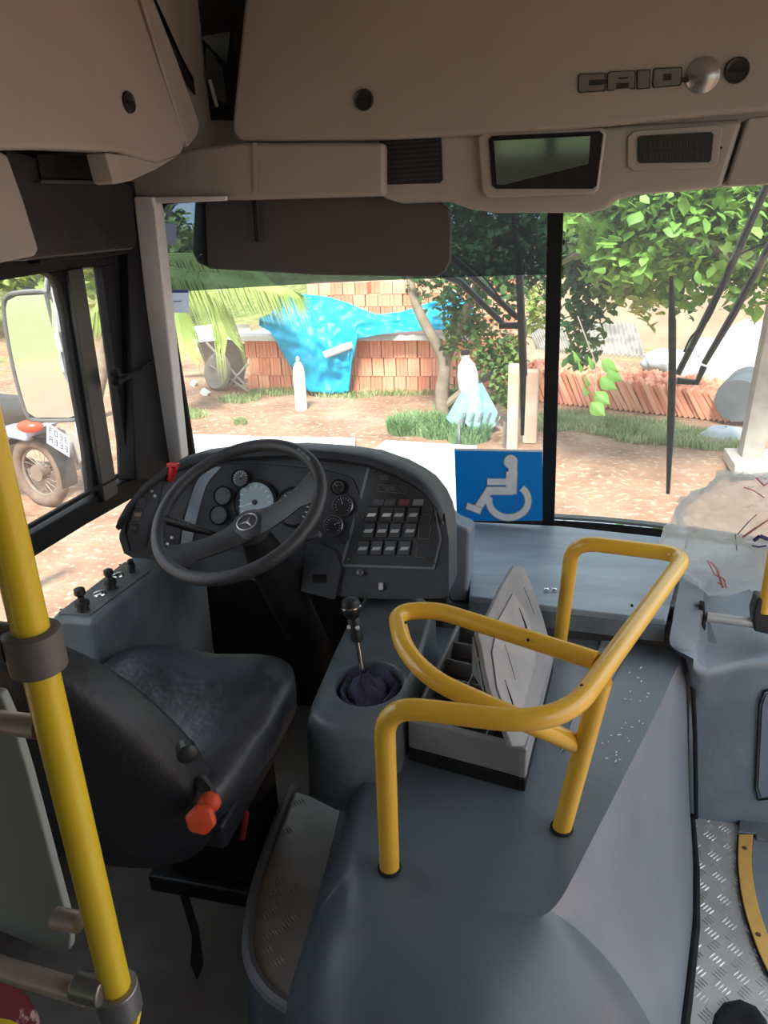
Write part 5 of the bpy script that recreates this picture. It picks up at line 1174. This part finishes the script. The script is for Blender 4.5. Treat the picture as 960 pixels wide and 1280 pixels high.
# wheelbarrow and junk under the palm
g_ = gnd(272,487)
wb = thing('wheelbarrow', 'muddy grey wheelbarrow tipped on its side below the palm fronds', 'wheelbarrow', g_)
Yw = g_.y
B().lathe([(.02,-.06),(.27,-.05),(.31,0),(.27,.05),(.02,.06)], at(272,465,'Y',Yw), (-.35,-.9,.25), 22).build('wheel', mat('muddy_grey', (.22,.19,.17), .9, col2=(.3,.27,.24), scale=7), wb)
ppx = [(250,435),(312,430),(300,478),(262,478)]
B().grid([[at(x,y,'Y',Yw+.35) for x, y in [(245,428),(285,424),(312,432)]], [at(x,y,'Y',Yw+.5) for x, y in [(255,452),(288,450),(308,456)]], [at(x,y,'Y',Yw+.4) for x, y in [(262,480),(285,484),(303,482)]]], (0,.01,0)).build('tray', mat('dark_tray', (.11,.09,.08), .8, scale=5), wb)
for a_ in [[(258,428),(305,480)],[(262,456),(312,490)],[(310,455),(286,482)]]: B().tube([at(x,y,'Y',Yw-.05) for x, y in a_], .022, 8).build('handle', mat('pale_stick', (.45,.42,.38), .8, scale=8), wb)
ws = [[at(x,y,'Y',Yw+.6+.12*math.sin(x*.3)) for x, y in r] for r in [[(205,412),(240,408),(270,405),(310,405)],[(205,430),(245,424),(280,418),(312,410)],[(210,448),(248,438),(285,425),(314,416)]]]
tag(B().grid(ws, (0,.01,0)).build('sheet', M_white), 'pale sheet lying over junk below the palm fronds', 'sheet')
for i, (x, y, lab) in enumerate([(257,494,'small white scrap lying left of the marker post, near the wheelbarrow'),(243,482,'tiny white scrap on the dirt left of the wheelbarrow')]):
    g_ = gnd(x,y); tag(B().box(g_+Vector((0,0,.04)), (.13-.04*i,.10,.09), Matrix.Rotation(.6,3,'Y')).build('scrap', M_white, None, bevel=.01), lab, 'scrap')
# pale boards in front of the bus
def board(px, lab, zoff):
    tag(B().prism([at(x,y,'Z',GZ+zoff) for x, y in px], (0,0,.03)).build('board', mat('pale_board', (.56,.57,.57), .6, col2=(.47,.49,.5), scale=2.5), None, bevel=.005), lab, 'board')
board([(190,543),(320,548),(444,550),(444,575),(180,578)], 'wide pale board lying on the ground beyond the steering wheel', .02)
board([(482,553),(596,560),(598,640),(560,650),(458,572)], 'pale board lying behind the wheelchair sign', .04)
# right side: sacks, barrel, concrete post
g_ = gnd(905,552)
def sack(c, R, m_, lab, grp, seedv):
    b = B(); rr = []
    for i in range(15):
        p = PI*(i+.2)/14.4
        rr.append([Vector(c)+Vector((math.sin(p)*math.cos(w)*R[0], math.sin(p)*math.sin(w)*R[1], math.cos(p)*R[2]))*(1+.25*NZ.noise(Vector((math.sin(p)*math.cos(w)*2+seedv, math.sin(p)*math.sin(w)*2, math.cos(p)*2)))+.12*abs(NZ.noise(Vector((math.cos(w)*5+seedv, math.sin(w)*5, p*4))))) for w in [2*PI*k/24 for k in range(25)]])
    o = b.grid(rr).build('sack', m_, None, angle=60, fix=False); tag(o, lab, 'sack', grp); return o
M_sack = mat('white_woven_sack', (.5,.52,.55), .7, col2=(.36,.4,.46), scale=5)
sack(g_+Vector((0,0,.05)), (.26,.16,.12), M_sack, 'small white sack lying alone in the grass before the leaning bricks', None, 2)
SL = ['white sack just left of the barrel, lowest in the heap','white sack in the middle of the heap behind the leaning bricks','white sack above the barrel, on the right of the heap','small white sack at the left end of the heap behind the leaning bricks','white sack on top of the middle of the heap','topmost white sack of the heap, at the right beside the concrete post','white sack squeezed between the barrel and the concrete post']
for i, (x, y, d, R) in enumerate([(900,500,10.6,(.5,.3,.4)),(870,470,11.4,(.5,.3,.28)),(925,465,11.2,(.45,.3,.4)),(835,452,12.2,(.4,.3,.2)),(890,445,12,(.5,.3,.28)),(935,430,12,(.45,.3,.35)),(945,500,10.6,(.4,.3,.5))]):
    sack(atd(x,y,d), R, M_sack, SL[i], 'heap of white sacks', i*3.1)
g_ = gnd(930,525); bc_ = at(930,492,'Y',g_.y)
br = thing('barrel', 'dark blue-grey barrel lying at the right end of the leaning bricks', 'barrel', g_)
B().lathe([(.24,-.35),(.27,-.3),(.27,.3),(.24,.35)], bc_, (.35,.9,.05), 22).build('drum', mat('slate_drum', (.1,.12,.14), .5, scale=5), br)
B().lathe([(.26,-.36),(.26,-.33)], bc_, (.35,.9,.05), 22).build('drum_lid', mat('slate_drum_lid', (.14,.16,.18), .5, scale=5), br)
g0 = gnd(935,583); 
pp = thing('concrete_post', 'leaning square concrete post at the right side of the windscreen', 'post', g0)
t0_ = at(985,330,'Y',g0.y)
dd_ = (t0_-g0); pr_ = [Vector((-.10,-.10,0)),Vector((.10,-.10,0)),Vector((.10,.10,0)),Vector((-.10,.10,0))]
B().prism([g0+p for p in pr_], dd_).build('shaft', mat('grey_concrete', (.36,.34,.31), .85, col2=(.28,.26,.24), scale=6), pp, bevel=.01)
B().box(g0+Vector((.45,-.05,.06)), (1.3,.6,.12)).build('footing', mat('pale_footing', (.5,.46,.42), .85, scale=6), pp, bevel=.01)
# earth bank far right behind the bricks
bkx = []
for j in range(8):
    bkx.append([(at(x,400,'Y',15+j*.5).x, 15+j*.5, GZ+max(0,(j/7))**.7*(1.9+.5*NZ.noise(Vector((x*.01,0,0))))+.12*NZ.noise(Vector((x*.03,j*.8,1)))) for x in range(640, 1121, 24)])
tag(B().grid(bkx).build('earth_bank', mat('brown_earth', (.24,.15,.10), .95, col2=(.32,.22,.15), scale=1.6, bump=.5, bscale=10), None, angle=180), kind='structure')
# grass patches
def grass(spots, m_, h, n_, seedv, lab):
    q = random.Random(seedv); b = B()
    for (x, y, rx, ry) in spots:
        c = gnd(x, y); sc_x = rx*.0105; sc_y = ry
        for _ in range(n_):
            a_ = q.uniform(0,2*PI); rr_ = q.random()**.5; p = Vector((c.x+math.cos(a_)*rr_*sc_x, c.y+math.sin(a_)*rr_*sc_y, 0)); p.z = gz(p.x,p.y)
            H = h*q.uniform(.4,1.1); l = Vector((q.uniform(-.5,.5), q.uniform(-.5,.5), 0))*H; w = Vector((q.uniform(-1,1), q.uniform(-1,1), 0)).normalized()*.012
            b.add([p-w, p+w, p+l*.4+Vector((0,0,H*.6))+w*.7, p+l*.4+Vector((0,0,H*.6))-w*.7, p+l+Vector((0,0,H*.95))], [(0,1,2,3),(3,2,4)])
    tag(b.build('grass', m_, None, smooth=False, fix=False), lab, 'grass', kind='stuff')
Gm = leafmat('grass_green', (.26,.34,.14), (.46,.50,.28)); 
grass([(720,528,45,.4),(770,536,50,.4),(820,548,50,.35),(860,550,40,.4),(690,530,30,.4),(890,555,30,.3),(790,535,60,.3)], Gm, .11, 900, 51, 'green weeds in front of the leaning bricks')
grass([(520,535,35,.4),(550,540,30,.35),(585,548,25,.3),(505,540,18,.2)], leafmat('weed_green', (.14,.27,.10), (.28,.42,.2)), .20, 1100, 52, 'bright green weeds at the foot of the slim tree')
grass([(300,500,30,.3),(340,492,40,.25),(430,495,50,.2),(240,520,25,.2),(301,530,8,.08),(500,492,50,.2),(600,500,40,.25)], Gm, .10, 350, 53, 'sparse low grass along the foot of the brick stack')
# shrub leaves at the foot of the tree
g_ = gnd(560,512); sb = thing('shrub', 'small broad-leaved shrub around the foot of the slim tree', 'shrub', g_)
B().tube([g_, g_+Vector((.02,0,.5))], .012, 6).build('stem', M_bark, sb)
crown(sb, [bb(565,500,g_.y*1.02,.18,.2,.22), bb(575,520,g_.y*1.0,.2,.2,.18)], leafmat('mid_leaf_two', (.07,.17,.05), (.17,.3,.1)), .09, 900, 44)
# far trees
far = [(-22,14,9,'far dense olive tree seen through the side window'),(-13,24,8,'far dark tree behind the palm'),(-8,26,9,'far dark tree behind the brick stacks, left'),(-3,27,9.5,'far dark tree behind the brick stacks, middle'),(2,25,8,'far green tree behind the centre bar'),(6,24,7.5,'far green tree behind the earth bank'),(11,22,8,'far green tree beyond the concrete post'),(-17,20,7,'far olive bush tree left of the palm'),(-27,4,8,'far olive tree beside the field on the left')]
for i, (x, y, h, lab) in enumerate(far):
    z0 = gz(x,y); t = thing('far_tree', lab, 'tree', (x,y,z0), 'trees behind the yard')
    B().tube([(x,y,z0-.2),(x+.1,y,z0+h*.5)], [.22,.12], 8).build('trunk', M_bark, t)
    q = random.Random(i+70); bs = []
    for _ in range(9):
        bs.append((Vector((x+q.uniform(-2.8,2.8), y+q.uniform(-1.5,1.5), z0+q.uniform(.12,.95)*h)), Vector((1.8,1.4,1.5))))
    crown(t, bs, [Lf3,Lf2,Lf3,Lf2][i % 4], .32, 60, i+90)
tag(B().tube([(-8,17.5,gz(-8,17.5)),(-8,17.5,gz(-8,17.5)+.01)],.01,4).build('pebble', M_white), 'tiny pebble', 'stone') if False else None
# bushes along the left seen through side window
gb = thing('hedge', 'yellow-green bushes at the far edge of the yard left of the side window', 'bush', (-17,11,gz(-17,11)))
crown(gb, [(Vector((-17+q_*1.4, 11+q_*1.2, gz(-17,11)+.9)), Vector((1.5,1.2,1.2))) for q_ in range(-5,6)], Lf4, .22, 90, 61)
B().tube([(-17,11,gz(-17,11)),(-17,11,gz(-17,11)+.8)], .04, 6).build('stem', M_bark, gb)
# ================================================================== MOTORCYCLE, blue pole
g_ = gnd(72,634); SM = 1.15
moto = thing('motorcycle', 'parked blue motorcycle with muddy rear wheel and white number plate outside', 'motorcycle', g_)
h_ = Vector((-.97,.24,0)).normalized(); s_ = Vector((-h_.y,h_.x,0)); U = Vector((0,0,1)); 
def mp_(a_, b_, c_): return g_ + (h_*a_ + s_*b_ + U*c_)*SM
wr_r = .30
def wheel(o_):
    c = mp_(o_,0,wr_r)
    w_ = thing('x','','',c) if False else B().tube([c+(h_*math.cos(2*PI*k/40)+U*math.sin(2*PI*k/40))*.255*SM for k in range(40)], .052*SM, 12, closed=True).build('wheel', mat('muddy_tyre', (.14,.095,.075), .9, col2=(.2,.14,.11), scale=7), moto, angle=80)
    B().tube([c+(h_*math.cos(2*PI*k/32)+U*math.sin(2*PI*k/32))*.205*SM for k in range(32)], .014*SM, 8, closed=True).build('wheel_rim', mat('muddy_rim', (.3,.24,.2), .5, .4, scale=7), w_)
    B().lathe([(.07*SM,-.05),(.07*SM,.05)], c, s_, 18).build('wheel_hub', MC['muddy_rim'], w_)
    sp_ = B()
    for k in range(18):
        a_ = 2*PI*k/18; d = h_*math.cos(a_)+U*math.sin(a_); e = h_*math.cos(a_+.5)+U*math.sin(a_+.5); sp_.tube([c+e*.065*SM, c+d*.2*SM], .003, 4)
    tag(sp_.build('spoke', MC['muddy_rim'], w_, smooth=False), kind='stuff')
wheel(.0+.12); wheel(1.32)
# rear mudguard, plate, lamp
mg = []
for k in range(14):
    a_ = math.radians(-15+12*k); c = mp_(.12,0,wr_r); d = -h_*math.cos(a_)+U*math.sin(a_); mg.append([c+(d*.34+s_*w)*SM for w in (-.08,-.05,0,.05,.08)])
B().grid(mg, (0,0,.004)).build('mudguard', mat('dark_mudguard', (.05,.045,.045), .6, scale=7), moto)
pc_ = mp_(-.20,0.02,.61); pn = (-h_*.85+U*.35-s_*.35).normalized(); pu = s_*-1; pu = (pu-pn*pu.dot(pn)).normalized(); pv = pn.cross(pu)
if pv.z < 0: pv = -pv
rot_ = math.radians(-38); pu2 = pu*math.cos(rot_)+pv*math.sin(rot_); pv2 = -pu*math.sin(rot_)+pv*math.cos(rot_)
if pu.dot(RM.col[0]) < 0: pass
def plq(u0, v0, u1, v1, o0, th, nm, m_, par, bev=0):
    return B().prism([pc_+pu2*u0*SM+pv2*v0*SM+pn*o0, pc_+pu2*u1*SM+pv2*v0*SM+pn*o0, pc_+pu2*u1*SM+pv2*v1*SM+pn*o0, pc_+pu2*u0*SM+pv2*v1*SM+pn*o0], pn*th).build(nm, m_, par, bevel=bev)
npl = plq(-.125,-.10,.125,.10,0,.004,'number_plate',M_white,moto)
nb_ = B(); q = random.Random(5)
for r2 in (-1, 1):
    for k in range(4):
        cx_ = -.085+.057*k; cy_ = r2*.042
        for (x0,y0,x1,y1) in q.sample([(-.018,-.028,.018,-.020),(-.018,.020,.018,.028),(-.018,-.028,-.010,.028),(.010,-.028,.018,.028),(-.018,-.004,.018,.004)], 4):
            nb_.prism([pc_+pu2*(cx_+a_)*SM+pv2*(cy_+b_)*SM+pn*.0045 for a_, b_ in [(x0,y0),(x1,y0),(x1,y1),(x0,y1)]], pn*.001)
tag(nb_.build('plate_characters', M_pb if False else mat('plate_ink', (.08,.1,.2), .5, scale=9), npl, smooth=False), kind='stuff')
lp2 = mp_(-.06,.14,.74)
B().ball(lp2, (.13,.08,.06), 14, 8).build('tail_lamp', mat('red_orange_lamp', (.75,.07,.02), .3, scale=9), moto)
B().tube([mp_(-.02,0,.83), mp_(.3,0,.80), mp_(.7,0,.82)], [.10*SM,.14*SM,.12*SM], 12).build('seat', mat('seat_vinyl_black', (.03,.03,.03), .5, scale=9), moto)
B().ball(mp_(.85,0,.85), (.30,.2,.17), 18, 12).build('fuel_tank', mat('blue_fuel_tank', (.05,.12,.4), .25, scale=5, coat=.5), moto)
B().prism([mp_(-.1,-.13,.72), mp_(.42,-.13,.78), mp_(.42,-.13,.60), mp_(.1,-.13,.58)], s_*.26).build('side_cover', mat('pale_blue_cover', (.35,.42,.58), .35, scale=5), moto, bevel=.03)
B().tube([mp_(-.15,-.16,.34), mp_(.35,-.17,.27), mp_(.8,-.12,.3)], [.05,.05,.025], 12).build('exhaust', MC['muddy_rim'], moto)
B().tube([mp_(.12,-.1,.3), mp_(.45,-.08,.38), mp_(.6,-.06,.7)], .022, 8).build('swing_arm', MC['muddy_rim'], moto)
B().box(mp_(.62,0,.38), (.35,.26,.36)).build('engine', MC['muddy_rim'], moto, bevel=.04)
B().tube([mp_(1.32,-.08,.3), mp_(1.05,-.08,.95)], .022, 8).build('fork', MC['muddy_rim'], moto)
B().tube([mp_(1.0,-.35,1.02), mp_(1.03,0,1.0), mp_(1.0,.35,1.02)], .014, 8).build('handlebar', M_rubber, moto)
B().prism([mp_(.05,-.20,.64), mp_(-.22,-.17,.60), mp_(-.22,-.17,.40), mp_(-.1,-.17,.30)], s_*.01).build('mud_flap', mat('pale_flap', (.4,.37,.35), .7, scale=9), moto)
g_ = gnd(112,622); t_ = at(84,430,'Y',g_.y-.0)
tag(B().tube([g_, at(99,530,'Y',g_.y), t_], .045, 10).build('leaning_pole', mat('faded_blue_paint', (.16,.22,.4), .6, col2=(.5,.52,.56), scale=3), None), 'faded blue and white pole standing right of the outside mirror', 'pole')
g_ = gnd(25,700); t_ = at(10,560,'Y',g_.y)
pw = B().prism([gnd(15,745), gnd(32,745), at(30,665,'Y',gnd(15,745).y), at(14,668,'Y',gnd(15,745).y)], (0,.12,0))
tag(pw.build('kerb_post', mat('grey_concrete_two', (.42,.4,.38), .85, scale=6), None, bevel=.01), 'short pale concrete post below the motorcycle', 'post')
